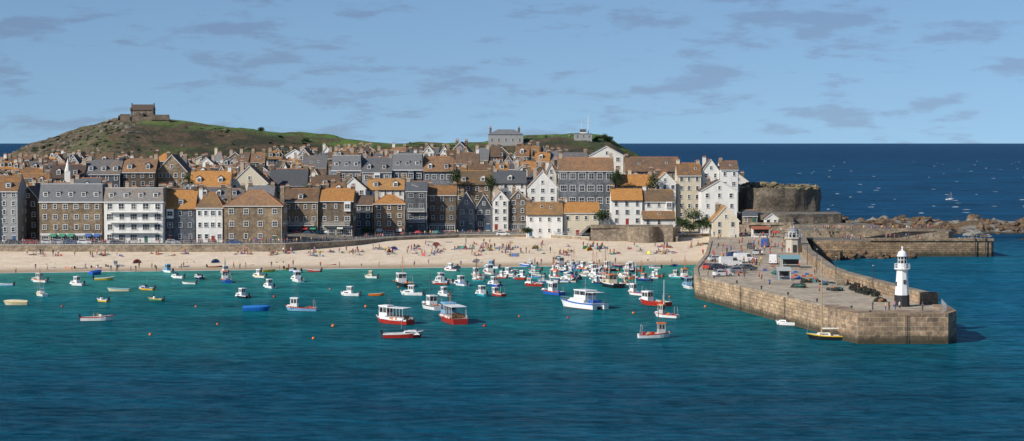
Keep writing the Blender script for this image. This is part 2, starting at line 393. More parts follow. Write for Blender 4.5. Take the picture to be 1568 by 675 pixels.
def house(x0,x1,ye,yr,D,base,depth=9,roof='gx',wall=None,rm=None,floors=None,cols=None,chim=1,dorm=0,rz=0,shop=None,balc=0,ww=.95,wh=1.35,name=None,detail=2,side=True,reg=True,bay=0):
    X0,ze=A(x0,ye,D); X1,_=A(x1,ye,D); _,zr=A((x0+x1)/2,yr,D+(0 if roof in('gy','mansard') else depth/2))
    w=X1-X0-.06; cx=(X0+X1)/2; cy=D+depth/2; d=depth
    if reg: occ.append((X0,X1,D,D+d))
    e=ze-base; r=zr-base
    if r<e+.8 and roof!='flat': r=e+.8
    wall=wall or WHITE; rm=rm or R_OR
    name=name or {STONE:'stone_house',STONED:'stone_house',WHITE:'white_house',CREAM:'cream_house',SLATEW:'slate_hung_house',SLATEL:'slate_hung_house'}.get(wall,'rendered_house')
    g=Grp(); W=g['walls']; RB=g['roof']; hw=w/2; hd=d/2; o=.35
    fcol=FRAME if R()<.8 else paint(.45,.47,.48,.5)
    B=-6.0
    if roof in('gx','gy'):
        sw=roof=='gy'
        a,bb=(hw,hd) if not sw else (hd,hw)
        T=(lambda p,q,z:(p,q,z)) if not sw else (lambda p,q,z:(q,p,z))
        for sg in(-1,1):
            W.face([T(-a,sg*bb,B),T(a,sg*bb,B),T(a,sg*bb,e),T(-a,sg*bb,e)],wall)
            W.face([T(sg*a,-bb,B),T(sg*a,bb,B),T(sg*a,bb,e),T(sg*a,0,r-.02),T(sg*a,-bb,e)],wall)
            ov=o; sl=(r-e)/bb
            RB.slab([T(-a-.12,sg*(bb+ov),e-sl*ov+.01),T(a+.12,sg*(bb+ov),e-sl*ov+.01),T(a+.12,0,r+.01),T(-a-.12,0,r+.01)],.16,rm)
        q0=T(-a-.14,0,r+.12);q1=T(a+.14,0,r+.12)
        g['ridge_tiles'].cyl(q0,q1,.16,.16,rm if R()<.5 else POT,6)
        slope=lambda y:(e+(r-e)*(1-abs(y)/hd)) if not sw else e
        if sw:
            for sg in(-1,1):
                pa=Vector((sg*(hw+.3),-hd-.16,e-.3*(r-e)/hw)); pb=Vector((0,-hd-.16,r)); mid=(pa+pb)/2; dd=(pb-pa)/2
                g['trim'].obox(mid,dd,(0,.05,0),Vector((0,0,.13)),FRAME)
        else: g['trim'].box(-hw-.1,hw+.1,-hd-.42,-hd-.34,e-.38,e-.18,FRAME if R()<.6 else DK)
    elif roof=='hip':
        W.prism([(-hw,-hd),(hw,-hd),(hw,hd),(-hw,hd)],B,e,wall)
        ins=min(hd,hw*.75); k=o
        A0=[(-hw-k,-hd-k,e-.05),(hw+k,-hd-k,e-.05),(hw+k,hd+k,e-.05),(-hw-k,hd+k,e-.05)]
        r0=(-hw+ins,0,r); r1=(hw-ins,0,r)
        RB.face([A0[0],A0[1],r1,r0],rm);RB.face([A0[1],A0[2],r1],rm);RB.face([A0[2],A0[3],r0,r1],rm);RB.face([A0[3],A0[0],r0],rm)
        RB.face(A0[::-1],TRIM)
        for a_,b_ in((A0[0],r0),(A0[1],r1),(r0,r1)): g['ridge_tiles'].cyl(a_,b_,.12,.12,POT,5)
        g['trim'].box(-hw-k,hw+k,-hd-k-.06,-hd-k+.04,e-.2,e-.02,FRAME)
        slope=lambda y:(e+(r-e)*(1-abs(y)/hd))
    elif roof=='mansard':
        W.prism([(-hw,-hd),(hw,-hd),(hw,hd),(-hw,hd)],B,e,wall)
        mi_=1.1
        bt=[(-hw-.15,-hd-.25,e+.0),(hw+.15,-hd-.25,e),(hw+.15,hd+.2,e),(-hw-.15,hd+.2,e)]; tp=[(-hw+.2,-hd+mi_,r),(hw-.2,-hd+mi_,r),(hw-.2,hd-mi_,r),(-hw+.2,hd-mi_,r)]
        for q in range(4): RB.face([bt[q],bt[(q+1)%4],tp[(q+1)%4],tp[q]],rm)
        RB.face(tp,LEAD); RB.face(bt[::-1],TRIM)
        g['trim'].box(-hw-.2,hw+.2,-hd-.36,-hd-.22,e-.22,e+.06,FRAME)
        g['trim'].box(-hw+.1,hw-.1,-hd+mi_-.1,-hd+mi_+.1,r,r+.14,FRAME)
        slope=lambda y:e+(r-e)*min(1,(hd+y)/mi_)
    else:
        W.prism([(-hw,-hd),(hw,-hd),(hw,hd),(-hw,hd)],B,e,wall,top=LEAD)
        g['trim'].box(-hw-.1,hw+.1,-hd-.1,-hd+.25,e,e+.3,TRIM)
        slope=lambda y:e
    fl=floors or max(1,int(round(e/2.75))); fh=e/fl
    cl=cols or max(1,int(round(w/2.5)))
    t=Vector((1,0,0)); n=Vector((0,-1,0))
    bays=set(random.sample(range(cl),min(bay,cl)))
    for f in range(fl):
        z=f*fh+fh*.55
        if f==0 and shop:
            sc=paint(*shop,.5)
            g['shopfront'].box(-hw+.3,hw-.3,-hd-.16,-hd-.02,fh-.75,fh-.2,sc)
            k=max(2,int(w/2.6)); 
            for i in range(k):
                xx=-hw+.3+(w-.6)*(i+.5)/k
                win(g,(xx,-hd,fh*.42),t,n,(w-.6)/k-.5,fh*.55,2,FRAME if R()<.6 else sc)
                if R()<.35: g['shop_awnings'].slab([(xx-.9,-hd-1.5,fh-1.1),(xx+.9,-hd-1.5,fh-1.1),(xx+.9,-hd-.17,fh-.3),(xx-.9,-hd-.17,fh-.3)],.05,paint(*random.choice(((.5,.05,.05),(.05,.12,.35),(.6,.6,.55),(.05,.25,.15))),.8))
            continue
        dcol=random.randrange(cl) if f==0 else -1
        for i in range(cl):
            xx=-hw+w*(i+.5)/cl+U(-.12,.12)
            if i==dcol:
                dc=paint(*random.choice(DOORC),.4)
                g['door'].box(xx-.48,xx+.48,-hd-.05,-hd+.02,0,2.05,dc); g['window_frames'].box(xx-.6,xx+.6,-hd-.08,-hd-.01,2.05,2.2,FRAME)
                g['door'].box(xx-.7,xx+.7,-hd-.5,-hd-.01,-.3,.14,TRIM)
                continue
            if detail<2 and R()<.14: continue
            if i in bays and f<fl:
                bw=min(1.0,w/cl*.42); g['bay_windows'].box(xx-bw,xx+bw,-hd-.7,-hd-.005,z-fh*.42,z+fh*.40,FRAME if R()<.5 else wall)
                win(g,(xx,-hd-.7,z),t,n,bw*1.6,min(wh,fh*.55),2,fcol); continue
            win(g,(xx,-hd,z),t,n,min(ww*U(.8,1.2),w/cl-.35),min(wh*(U(.75,1.08) if detail<2 else 1),fh*.62),detail,fcol)
        if side:
            cs=max(1,int(d/3.6))
            for sg in(-1,1):
                for i in range(cs):
                    if R()<.35: continue
                    win(g,(sg*hw,-hd+d*(i+.5)/cs,z),Vector((0,sg,0)),Vector((sg,0,0)),.8,min(1.2,fh*.5),1)
    if roof=='gy' and r-e>1.8: win(g,(0,-hd,e+(r-e)*.3),t,n,.8,min(1.1,(r-e)*.4),1)
    if roof=='mansard': dorm=dorm or cl
    for i in range(dorm):
        xx=-hw+w*(i+.5)/dorm+ (0 if roof=='mansard' else U(-.3,.3))
        dh=min(1.55,max(.9,(r-e)*.62)); yf=-hd+(.25 if roof=='mansard' else .9); z0=slope(yf)+(.25 if roof=='mansard' else .05); dw=.75 if w/dorm>2 else w/dorm*.36
        g['dormers'].box(xx-dw,xx+dw,yf,yf+2.6,z0-.5,z0+dh,R_SL if wall!=WHITE and R()<.5 else WHITE)
        if R()<.5 or roof=='mansard': g['dormers'].box(xx-dw-.15,xx+dw+.15,yf-.2,yf+2.7,z0+dh,z0+dh+.12,LEAD)
        else:
            for sg in(-1,1): g['dormers'].slab([(xx+sg*(dw+.15),yf-.15,z0+dh-.05),(xx,yf-.15,z0+dh+.6),(xx,yf+2.8,z0+dh+.6),(xx+sg*(dw+.15),yf+2.8,z0+dh-.05)],.08,rm)
            g['dormers'].face([(xx-dw,yf+.01,z0+dh),(xx+dw,yf+.01,z0+dh),(xx,yf+.01,z0+dh+.55)],FRAME)
        win(g,(xx,yf,z0+dh/2),t,n,dw*1.5,dh*.72,1,sill=False)
    if roof=='gx' and dorm==0 and detail>0 and R()<.45:
        for _ in range(random.choice((1,2))):
            yy=-hd*U(.35,.6); xx=U(-hw*.6,hw*.6); sl=Vector((0,hd,r-e)).normalized(); nn=Vector((0,-(r-e),hd)).normalized()
            g['skylights'].obox(Vector((xx,yy,slope(yy)+.02))+nn*.2,(.4,0,0),sl*.5,nn*.05,FRAME); g['skylights'].obox(Vector((xx,yy,slope(yy)+.02))+nn*.24,(.32,0,0),sl*.42,nn*.03,GLASS)
    for f in range(1,1+balc):
        z=f*fh+.1
        g['balcony'].box(-hw*.8,hw*.8,-hd-1.2,-hd-.02,z-.15,z,FRAME)
        for hh in(.5,1.0): g['balcony'].box(-hw*.8,hw*.8,-hd-1.2,-hd-1.15,z+hh-.03,z+hh+.03,FRAME)
        k=int(w*.8/.35)
        for i in range(k+1):
            xx=-hw*.8+hw*1.6*i/k; g['balcony'].box(xx-.025,xx+.025,-hd-1.19,-hd-1.16,z,z+1,FRAME)
    for i in range(chim):
        cm=random.choice((STONE,STONED,wall,PINK)); sg=(-1,1)[i%2] if chim<3 else lerp(-1,1,i/(chim-1))
        if roof=='gy': chimney(g,sg*hw*.5,U(-1,hd*.5),e,r+U(.5,1.0),cm)
        else: chimney(g,sg*(hw-.65),0,e,r+U(.8,1.4),cm)
    g['trim'].cyl((hw-.15,-hd-.1,0),(hw-.15,-hd-.1,e-.3),.05,.05,random.choice((DK,FRAME)),5)
    return g.flush(name,(cx,cy,base),rz)
H=house
# --- harbour front, left to right
H(-75,-28,300,280,556,4,10,'gx',STONE,R_SL)
H(-28,27,292,270,556,4,11,'gx',GREY,R_OR,dorm=2,chim=2,bay=1)
H(27,59,305,286,566,4,9,'gy',STONED,R_BR)
H(60,157,309,282,555,4,12,'mansard',STONE,R_LS,floors=4,cols=6,shop=(.7,.7,.68),dorm=5,chim=2,ww=1.2,name='harbour_stone_hotel')
H(159,250,309,288,554,4,12,'mansard',WHITE,R_LS,floors=4,cols=5,balc=3,dorm=4,chim=2,ww=1.7,wh=1.8,name='white_hotel')
H(253,299,319,291,557,4,10,'gx',SLATEW,R_OR,floors=3,cols=3,chim=2,dorm=1,bay=1)
H(300,341,318,294,556,4,10,'hip',WHITE,R_OR2,floors=3,cols=4,ww=1.1)
H(343,432,315,291,555,4,13,'hip',STONE,R_BR,floors=3,cols=4,chim=2,ww=1.25,wh=1.5)
H(434,487,308,289,585,4,12,'gx',STONE,R_OR,floors=3,cols=4,chim=2,shop=(.05,.12,.22),balc=1,dorm=1,name='harbour_inn')
H(488,541,307,289,586,4,12,'gx',STONED,R_OR,floors=3,cols=3,chim=2,shop=(.6,.6,.55),balc=1,bay=1)
H(542,571,313,300,602,4,8,'gx',SLATEW,R_BR,chim=1)
H(572,620,312,298,598,4,9,'hip',STONE,R_OR,cols=3,chim=1,shop=(.3,.05,.04))
H(621,654,292,278,612,4.3,10,'gx',SLATEL,R_SL,floors=4,cols=2,balc=2,chim=1,ww=1.6)
H(655,699,298,284,616,4.4,10,'gx',STONED,R_OR,cols=3,chim=2,shop=(.2,.2,.2))
H(700,728,316,294,622,4.6,10,'gy',SLATEL,R_SL,cols=2,floors=2,ww=1.2)
H(729,753,317,298,622,4.6,10,'gy',SLATEW,R_SL,cols=2,floors=2,ww=1.2)
H(754,779,306,292,622,4.6,9,'gy',WHITE,R_OR,cols=2,chim=1)
H(780,807,305,291,623,4.6,9,'gy',STONED,R_OR2,cols=2,chim=1,shop=(.3,.3,.28))
H(806,862,328,310,597,3.8,9,'gx',WHITE,R_OR2,floors=2,cols=4,chim=2,ww=.9,wh=1.2)
H(863,918,325,310,598,3.8,9,'gx',CREAM,R_OR,floors=2,cols=4,chim=1,ww=.9,wh=1.2)
H(936,984,306,289,602,7.2,10,'gx',WHITE,R_OR,floors=3,cols=3,chim=1)
H(985,1032,308,291,602.5,7.2,10,'gx',WHITE,R_OR2,floors=3,cols=3,chim=1,bay=1)
H(984,1034,335,324,590,7.2,7,'gx',WHITE,R_OR2,floors=1,cols=3,chim=0,reg=False)
H(1074,1129,292,276,606,8,10,'gy',WHITE,R_OR,floors=3,cols=3,chim=1)
H(1091,1132,338,316,577,5,10,'gy',CREAM,R_OR2,floors=2,cols=2,chim=1)
# --- second tier
H(18,72,284,266,590,5,9,'gx',CREAM,R_OR,dorm=3,chim=2)
H(76,128,272,252,600,5,9,'gx',STONE,R_BR,dorm=2,chim=2)
H(130,184,266,245,602,6,10,'gx',SLATEW,R_SL,cols=4,dorm=3,chim=2)
H(185,238,263,243,603,6,10,'gx',STONED,R_BR,cols=4,dorm=2,chim=2)
H(240,286,262,237,608,7,11,'gy',STONE,R_OR,chim=1)
H(290,352,284,262,592,5,9,'gx',WHITE,R_OR,dorm=2,chim=2)
H(354,410,280,254,596,6,10,'gy',CREAM,R_OR2,chim=2)
H(412,470,284,259,606,7,9,'gx',STONED,R_SL,chim=2)
H(475,520,288,269,615,8,8,'gx',WHITE,R_OR,chim=2,dorm=1)
H(522,560,288,272,612,7,8,'gy',WHITE,R_OR,chim=1)
H(562,619,290,274,618,8,8,'gx',WHITE,R_OR2,chim=2,dorm=2)
H(508,553,261,238,642,11,11,'mansard',SLATEL,R_LS,floors=3,cols=4,dorm=3,chim=2,ww=1.5,wh=1.6,bay=1)
H(554,600,263,241,641,11,11,'gx',GREY,R_SL,floors=3,cols=3,dorm=2,chim=2,ww=1.5,wh=1.6,bay=1)
H(601,647,260,236,642,11,11,'mansard',SLATEW,R_LS,floors=3,cols=4,dorm=3,chim=2,ww=1.5,wh=1.6,bay=1)
H(648,694,262,240,641,11,11,'gx',SLATEL,R_BR,floors=3,cols=4,dorm=2,chim=2,ww=1.3,wh=1.6)
H(697,752,282,262,640,10,9,'gx',STONE,R_OR2,cols=4,chim=2,dorm=2)
H(755,806,280,262,638,10,9,'gx',WHITE,R_SL,cols=4,chim=2,dorm=1)
H(808,853,286,262,628,8,10,'gy',WHITE,R_OR,cols=3,chim=1,ww=1.1)
H(856,940,261,242,626,8,12,'gx',SLATEL,R_BR,floors=4,cols=6,chim=2,ww=2.0,wh=2.0,name='large_slate_hung_house')
H(944,1000,284,268,628,8,9,'gx',STONE,R_OR,chim=2,cols=3)
H(1001,1036,280,264,625,8,9,'gy',WHITE,R_OR2,chim=1)
H(1037,1074,268,250,626,8,10,'gx',CREAM,R_OR,chim=2,cols=3)
H(1075,1102,262,244,629,8,11,'gy',WHITE,R_BR,floors=5,cols=2,chim=1)
H(1103,1131,259,247,628,8,11,'gx',WHITE,R_BR,floors=5,cols=2,chim=1)
H(903,955,238,224,672,14,10,'gy',WHITE,R_SL,cols=3,chim=0,ww=1.3)
H(958,1040,262,241,662,14,12,'gx',STONE,R_BR,cols=4,chim=1,name='stone_chapel_hall')
H(855,900,250,234,664,14,9,'gx',WHITE,R_SL,chim=2)
# --- roofscape behind
SKY=[(-80,240),(0,238),(60,236),(130,233),(300,236),(380,234),(420,228),(500,222),(560,221),(740,220),(800,221),(860,226),(900,232),(950,238),(1040,243),(1130,249)]
for D in (578,600,622,644,667,690,714,738):
    f=(D-600)/136.0
    px=-110+U(0,20)
    while px<1128:
        wpx=random.choice((U(17,28),U(24,44)))*600/D; p1=px+wpx
        sk=interp(SKY,(px+p1)/2)
        yr=lerp(280,sk,max(-.05,min(1,f**.85 if f>0 else 0)))+U(-9,12)
        yr=max(yr,sk+U(-4,6))
        X0,_=A(px,yr,D); X1,_=A(p1,yr,D)
        if (D<600 and px>420) or (px>850 and D>700) or front((X0+X1)/2)+18>D or (px>1000 and D>665) :
            px=p1; continue
        dp=U(7,8.5)
        hit=any(X0<c-.3 and X1>a+.3 and D<q+.3 and D+dp>s-.3 for a,c,s,q in occ)
        if hit: px+=6; continue
        _,zr=A(px,yr,D+4.5); base=min(tz((X0+X1)/2,D),zr-7.5)
        rf=random.choices(('gx','gy','hip'),(6,4.5,1))[0]
        if wpx>36 and rf=='gy': rf='gx'
        rise=U(2.0,4.1); ye=yr+rise*FPX/D
        wl=random.choices((WHITE,CREAM,STONE,STONED,SLATEW,SLATEL,GREY,PINK),(32,10,18,11,12,9,7,8))[0]
        rm=random.choices((R_OR,R_OR2,R_BR,R_SL,R_LS),(36,14,22,22,8))[0]
        H(px,p1-.5,ye,yr,D,base,dp,rf,wl,rm,chim=random.choice((1,2,2)),dorm=random.choice((0,0,1,2)) if rf=='gx' else 0,rz=U(-.12,.12),detail=1)
        px=p1+U(0,4)
b=MB(); x,z=A(104,262,598); b.box(-.9,.9,-.9,.9,-12,0,WHITE); b.cyl((0,0,0),(0,0,4.0),1.05,.04,WHITE,8); b.obj('white_spire',(x,598,z))
# ---------------------------------------------------------------- island hill
PROF=[(-60,330),(-20,300),(10,262),(28,236),(60,220),(100,205),(140,194),(168,185),(182,181),(245,180),(262,182),(300,187),(350,195),(400,200),(450,206),(520,212),(580,218),(640,221),(740,217),(760,213),(800,207),(850,205),(900,207),(932,211),(950,222),(975,236),(1010,262),(1060,320)]
def hillz(x,y):
    px=784+x*FPX/950; yy=interp(PROF,px); zt=33+(219-yy)/3.08
    n=noise.fractal(Vector((x*.02,y*.02,3)),1,2,6)
    n2=noise.fractal(Vector((x*.09,y*.09,7)),1,2,4)
    g=math.exp(-((y-950)/95)**2)
    left=sstep(-200,-60,-px)
    z=-4+(zt+4)*g+ n*3.5*(g if abs(y-950)>12 else .15) + n2*(.4+1.6*left)
    return z
def hillmat():
    t=NT('island_grass'); p=t.pos()
    sp=t.N('ShaderNodeSeparateXYZ'); t.L(p,sp.inputs[0])
    n=t.noise(t.scalev(p,(1,1,2)),.035,7,.65); n2=t.noise(p,.35,6,.75); n3=t.noise(p,.09,5,.6)
    c=t.mix(t.rng(n2,.35,.65),(.075,.10,.024),(.04,.058,.016))
    c=t.mix(t.rng(n,.40,.52),c,(.036,.038,.018))
    c=t.mix(t.rng(n3,.48,.58,0,.85),c,(.105,.07,.038))
    s=t.math('MULTIPLY',t.rng(sp.outputs[1],922,938),t.rng(sp.outputs[0],-200,-180))
    c=t.mix(t.math('MULTIPLY',s,t.rng(n3,.46,.62,.85,0)),c,(.10,.19,.03))
    rk=t.math('MULTIPLY',t.rng(sp.outputs[0],-225,-140,1,0),t.rng(n2,.44,.58))
    c=t.mix(rk,c,(.20,.15,.10))
    t.L(c,t.b.inputs['Base Color']); t.b.inputs['Roughness'].default_value=.95
    t.L(t.bump(n2,1,1.8),t.b.inputs['Normal']); return t.m
HM=hillmat()
grid('island_hill',fr(-290,105,230),fr(760,1130,110),lambda x,y:(x,y,hillz(x,y)),HM)
def rockmat(nm,a,b,s=.5):
    t=NT(nm); n=t.noise(t.pos(),s,7,.7); c=t.mix(t.rng(n,.38,.62),a,b); t.L(c,t.b.inputs['Base Color']); t.b.inputs['Roughness'].default_value=.9
    t.L(t.bump(n,1,.6),t.b.inputs['Normal']); return t.m
RK=rockmat('grey_rock',(.22,.19,.15),(.10,.088,.07)); RKB=rockmat('brown_rock',(.19,.12,.065),(.06,.045,.033)); RKP=rockmat('pebbles',(.30,.29,.26),(.15,.145,.13),1.2)
def rock(b,x,y,z,r,mat):
    i=len(b.v); nu,nv=8,5; off=Vector((R()*99,R()*99,R()*99)); sx,sy,sz=U(.7,1.5),U(.7,1.2),U(.45,.9); k=b.m(mat)
    for a in range(nv+1):
        ph=lerp(-math.pi/2,math.pi/2,a/nv)
        for c in range(nu):
            t=2*math.pi*c/nu; d=Vector((math.cos(ph)*math.cos(t),math.cos(ph)*math.sin(t),math.sin(ph)))
            q=r*(1+.7*noise.noise(d*1.6+off)); b.v.append((x+d.x*q*sx,y+d.y*q*sy,z+d.z*q*sz))
    for a in range(nv):
        for c in range(nu):
            q=(c+1)%nu; b.f.append((i+a*nu+c,i+a*nu+q,i+(a+1)*nu+q,i+(a+1)*nu+c)); b.mi.append(k)
b=MB()
for _ in range(170):
    px=U(35,240) if R()<.85 else U(300,560); x=(px-784)*950/FPX; y=U(880,945); rock(b,x,y,hillz(x,y)-.5,U(.4,1.8),RK)
for _ in range(36):
    px=U(750,945); x=(px-784)*950/FPX; y=U(890,950); rock(b,x,y,hillz(x,y)-.4,U(.5,1.5),RK)
b.obj('hill_boulders')
b=MB()
SCR=rockmat('dark_scrub',(.035,.05,.018),(.018,.026,.01),1.5)
for _ in range(900):
    px=U(40,960); x=(px-784)*950/FPX; y=U(860,934); 
    if noise.noise(Vector((x*.03,y*.03,0)))<-.02: continue
    rock(b,x,y,hillz(x,y)-.2,U(.4,1.4),SCR)
b.obj('hill_scrub')
def simple(name,x0,x1,D,base,e,r,depth,wall,rm,roof='gx',cols=2,extra=None):
    X0=(x0-784)*D/FPX; X1=(x1-784)*D/FPX
    g=Grp(); w=X1-X0; hw=w/2; hd=depth/2; W=g['walls']
    W.prism([(-hw,-hd),(hw,-hd),(hw,hd),(-hw,hd)],-4,e,wall)
    if roof=='gx':
        for sg in(-1,1):
            W.face([(sg*hw,-hd,e),(sg*hw,hd,e),(sg*hw,0,r)],wall)
            g['roof'].slab([(-hw-.1,sg*(hd+.25),e-.1),(hw+.1,sg*(hd+.25),e-.1),(hw+.1,0,r),(-hw-.1,0,r)],.15,rm)
    elif roof=='hip':
        q=[(-hw-.3,-hd-.3,e),(hw+.3,-hd-.3,e),(hw+.3,hd+.3,e),(-hw-.3,hd+.3,e)];a=(-hw+hd,0,r);c=(hw-hd,0,r)
        for f in([q[0],q[1],c,a],[q[1],q[2],c],[q[2],q[3],a,c],[q[3],q[0],a]): g['roof'].face(f,rm)
    else: g['roof'].box(-hw-.2,hw+.2,-hd-.2,hd+.2,e,e+.25,rm)
    for i in range(cols): win(g,(-hw+w*(i+.5)/cols,-hd,e*.55),Vector((1,0,0)),Vector((0,-1,0)),.7,min(1.3,e*.5),0,frame=TRIM)
    if extra: extra(g,hw,hd,e,r)
    return g.flush(name,((X0+X1)/2,D,base))
zc=33+(219-181)/3.08
def chx(g,hw,hd,e,r):
    for sx in(-hw,hw):
        g['pinnacles'].box(sx-.3,sx+.3,-hd-.3,-hd+.3,e-.5,e+1.1,STONED); g['pinnacles'].box(sx-.25,sx+.25,-.3,.3,r-.3,r+.8,STONED)
    g['porch'].box(-1,1,-hd-1.6,-hd,-1,2.0,STONED); g['porch'].box(-1.15,1.15,-hd-1.7,-hd+.1,2.0,2.2,R_SL)
simple('hilltop_chapel',203,237,944,zc,3.9,6.6,6,STONED,R_BR,cols=3,extra=chx)
b=MB(); x0=(183-784)*940/FPX; x1=(261-784)*940/FPX
b.box(x0,x1,938,939,zc-3,zc+.6,STONED); b.box(x0,x0+1,938,952,zc-3,zc+1.3,STONED); b.box(x0+1,x0+6,937.5,938.2,zc-2.5,zc+1.9,STONED); b.box(x1-9,x1,937.6,938.4,zc-1,zc+1.6,STONED)
b.obj('chapel_boundary_wall')
zb=33+(219-217)/3.08
def vx(g,hw,hd,e,r):
    chimney(g,-hw+1,0,e,r+1,STONED); chimney(g,hw-2,0,e,r+1,STONED)
simple('stone_museum_building',748,801,925,zb-2,5.5,8.0,9,GREY,R_LS,'hip',cols=5,extra=vx)
zl=33+(219-211)/3.08
def lx(g,hw,hd,e,r):
    g['lookout_room'].box(-1.5,1.5,-1.5,1.5,e+.25,e+2.2,WHITE); g['lookout_room'].box(-1.55,1.55,-1.55,1.55,e+.95,e+1.8,GLASS); g['lookout_room'].box(-1.8,1.8,-1.8,1.8,e+2.2,e+2.35,LEAD)
    g['mast'].cyl((2.6,0,e),(2.6,0,e+9),.2,.12,FRAME,6); g['mast'].cyl((1.2,0,e+6),(4,0,e+6),.09,.09,FRAME,5); g['mast'].cyl((-.8,0,e),(-.8,0,e+7),.13,.08,FRAME,5)
simple('coastwatch_lookout',879,906,930,zl-.5,2.4,0,6,GREY,LEAD,'flat',cols=3,extra=lx)
# ---------------------------------------------------------------- bastion, terraces
BT_=rockmat('bastion_top',(.30,.23,.14),(.12,.12,.05))
b=MB()
bp=[(76,640),(77,632),(84,628),(94,628),(101,632),(104,640),(104,655),(98,670),(84,676),(76,665)]
_,zt=A(1200,288,632)
b.rough(bp,3,zt,BAST,BT_,.06,1.0,110,12,1.4)
for i in range(70):
    t=R(); x=lerp(77,102,t); rock(b,x,U(632,650),zt+.2+1.6*(1-t)*R(),U(.4,1.2),BAST if R()<.6 else BT_)
b.box(78,79.6,629.6,631,7,zt*.62,BAST); b.box(97,98.6,628.6,630,7,zt*.6,BAST)
b.obj('stone_bastion')
b=MB()
b.rough([(69,613),(88,610),(107,617),(109,640),(69,640)],3,10.2,BAST,PAVE,.02,.4,90,5,.3)
b.prism([(70,604),(90,602),(112,606),(112,620),(70,620)],3,7.2,QUAYW,top=PAVE)
for i in range(12): b.box(90+i*.55,90.55+i*.55,600.4,601.9,4.6,7.2-i*.2,QUAYW)
b.box(108,109,612,645,4,8,BAST); b.box(74,88,602.3,602.9,7.2,8.0,QUAYW)
for i in range(5):
    x=76+i*6.3; b.box(x,x+1.2,609.2,611,7.2,9.4,BAST)
b.obj('quay_terrace_walls')
b=MB()
PLAT=[(62,595),(112,595),(128,640),(120,700),(74,700),(66,650)]
b.prism(PLAT,-1,4.9,QUAYW,top=PAVE); b.obj('quay_ground')
H(1137,1160,330,322,606,7.2,4,'gx',STONE,R_SL,floors=1,cols=2,chim=0,name='net_store',reg=False)
H(1172,1192,334,327,603,6.8,4,'gy',WHITE,R_BR,floors=1,cols=2,chim=0,name='net_store',reg=False)
def spit(x,y):
    c=lerp(735,712,sstep(100,200,x)); hwid=lerp(80,16,sstep(95,215,x)); d=(y-c)/hwid
    z=4.2*math.exp(-d*d*1.6)*(1-sstep(300,340,x))-1.1+ noise.fractal(Vector((x*.07,y*.05,1)),1,2,6)*2.0
    return (x,y,z)
def spm():
    t=NT('rocky_shore'); p=t.pos(); n=t.noise(p,.5,7,.75); n2=t.noise(t.scalev(p,(.6,1,1)),.05,4,.6); sx=t.N('ShaderNodeSeparateXYZ'); t.L(p,sx.inputs[0])
    c=t.mix(t.rng(n,.4,.6),(.27,.255,.23),(.10,.09,.08)); c=t.mix(t.rng(n2,.48,.56),c,(.13,.085,.045)); c=t.mix(t.rng(sx.outputs[2],.2,1.0,1,0),c,(.03,.028,.02))
    t.L(c,t.b.inputs['Base Color']); t.b.inputs['Roughness'].default_value=.9; t.L(t.bump(n,1,.8),t.b.inputs['Normal']); return t.m
grid('rocky_shore',fr(88,345,170),fr(640,840,90),spit,spm())
b=MB()
for _ in range(620):
    x=U(98,300); c=lerp(735,712,sstep(100,200,x)); hw_=lerp(60,14,sstep(95,215,x)); y=c+random.gauss(-.2,.55)*hw_; z=spit(x,y)[2]
    if z<-.6: continue
    rock(b,x,y,z+.1,U(.4,1.5)*(2.1 if R()<.14 else 1),RKB if noise.noise(Vector((x*.05,y*.05,0)))>-.15 else RKP)
for _ in range(34):
    t=R(); x=lerp(150,184,t)+U(-3,3); rock(b,x,U(700,720),1.6,U(1.2,3.0),RKB)
b.obj('shore_rocks')
# ---------------------------------------------------------------- outer pier (right)
b=MB()
x1=140.6; x0=100
b.prism([(x0-12,557),(x0,555),(x1-1.2,555),(x1,557),(x1,573),(x1-2,575),(x0-12,577)],-3,4.6,PIER,top=PAVE)
b.prism([(88,577),(x1-10,571),(x1-8,573),(x1-8,578),(88,600)],-3,6.6,QUAYW,top=PAVE)
b.box(x0+4,x1-.6,554.6,555.4,4.6,5.3,PIER)
b.box(92,x1-11,571.4,572.1,6.6,7.4,QUAYW)
for i in range(9): b.box(100+i*.5,100.5+i*.5,568,571,4.5,6.6-i*.22,QUAYW)
for i in range(7):
    x=x1-9+i*1.2; b.cyl((x,555.3,5.3),(x,555.3,6.3),.04,.04,METAL,5)
b.cyl((x1-9,555.3,6.3),(x1-1.8,555.3,6.3),.04,.04,METAL,5)
for x in (x1-3,x1-6): b.cyl((x,554.4,-1),(x,554.4,5.4),.16,.16,DK,6)
b.obj('outer_pier')
b=MB()
for _ in range(150):
    t=R(); x=lerp(76,114,t); y=U(538,556) if x<98 else U(546,555); rock(b,x,y,U(-.4,1.4)*(1 if x<98 else .4),U(.5,1.9),RKB)
b.obj('pier_foot_rocks')
# ---------------------------------------------------------------- main pier
PL=[(57.2,313.5),(55.7,320),(39,406),(41,430),(49,484),(58,560),(62,600)]
PR=[(84,600),(88,575),(84,548),(74,470),(68.6,405),(69,389),(75,338),(73.6,318),(71.4,313.5)]
DZ=4.7
b=MB(); 
DECK=asphalt('pier_deck',(.46,.385,.29),(.29,.24,.18))
b.prism(PL+PR,-3,DZ,PIER,top=DECK)
b.prism([(56.9,313.1),(71.7,313.1),(74.2,318),(75.4,330),(73,331),(72,319),(58.4,319),(56.5,330),(54.0,330),(55.1,319)],-3,DZ+.35,PIERD)
def along(b,pl,h0,h1,th,mat,side=1,seg=None):
    for i in range(len(pl)-1):
        a=Vector((*pl[i],0));c=Vector((*pl[i+1],0)); d=(c-a); L=d.length/2; d.normalize(); n=Vector((-d.y,d.x,0))*side
        b.obox((a+c)/2+n*th/2+Vector((0,0,(h0+h1)/2)),d*(L+.05),n*(th/2),(0,0,(h1-h0)/2),mat)
along(b,[(55.0,326),(38.9,406),(41,430),(49,484),(57,552)],DZ-.35,DZ+.22,.9,QUAYW,-1)
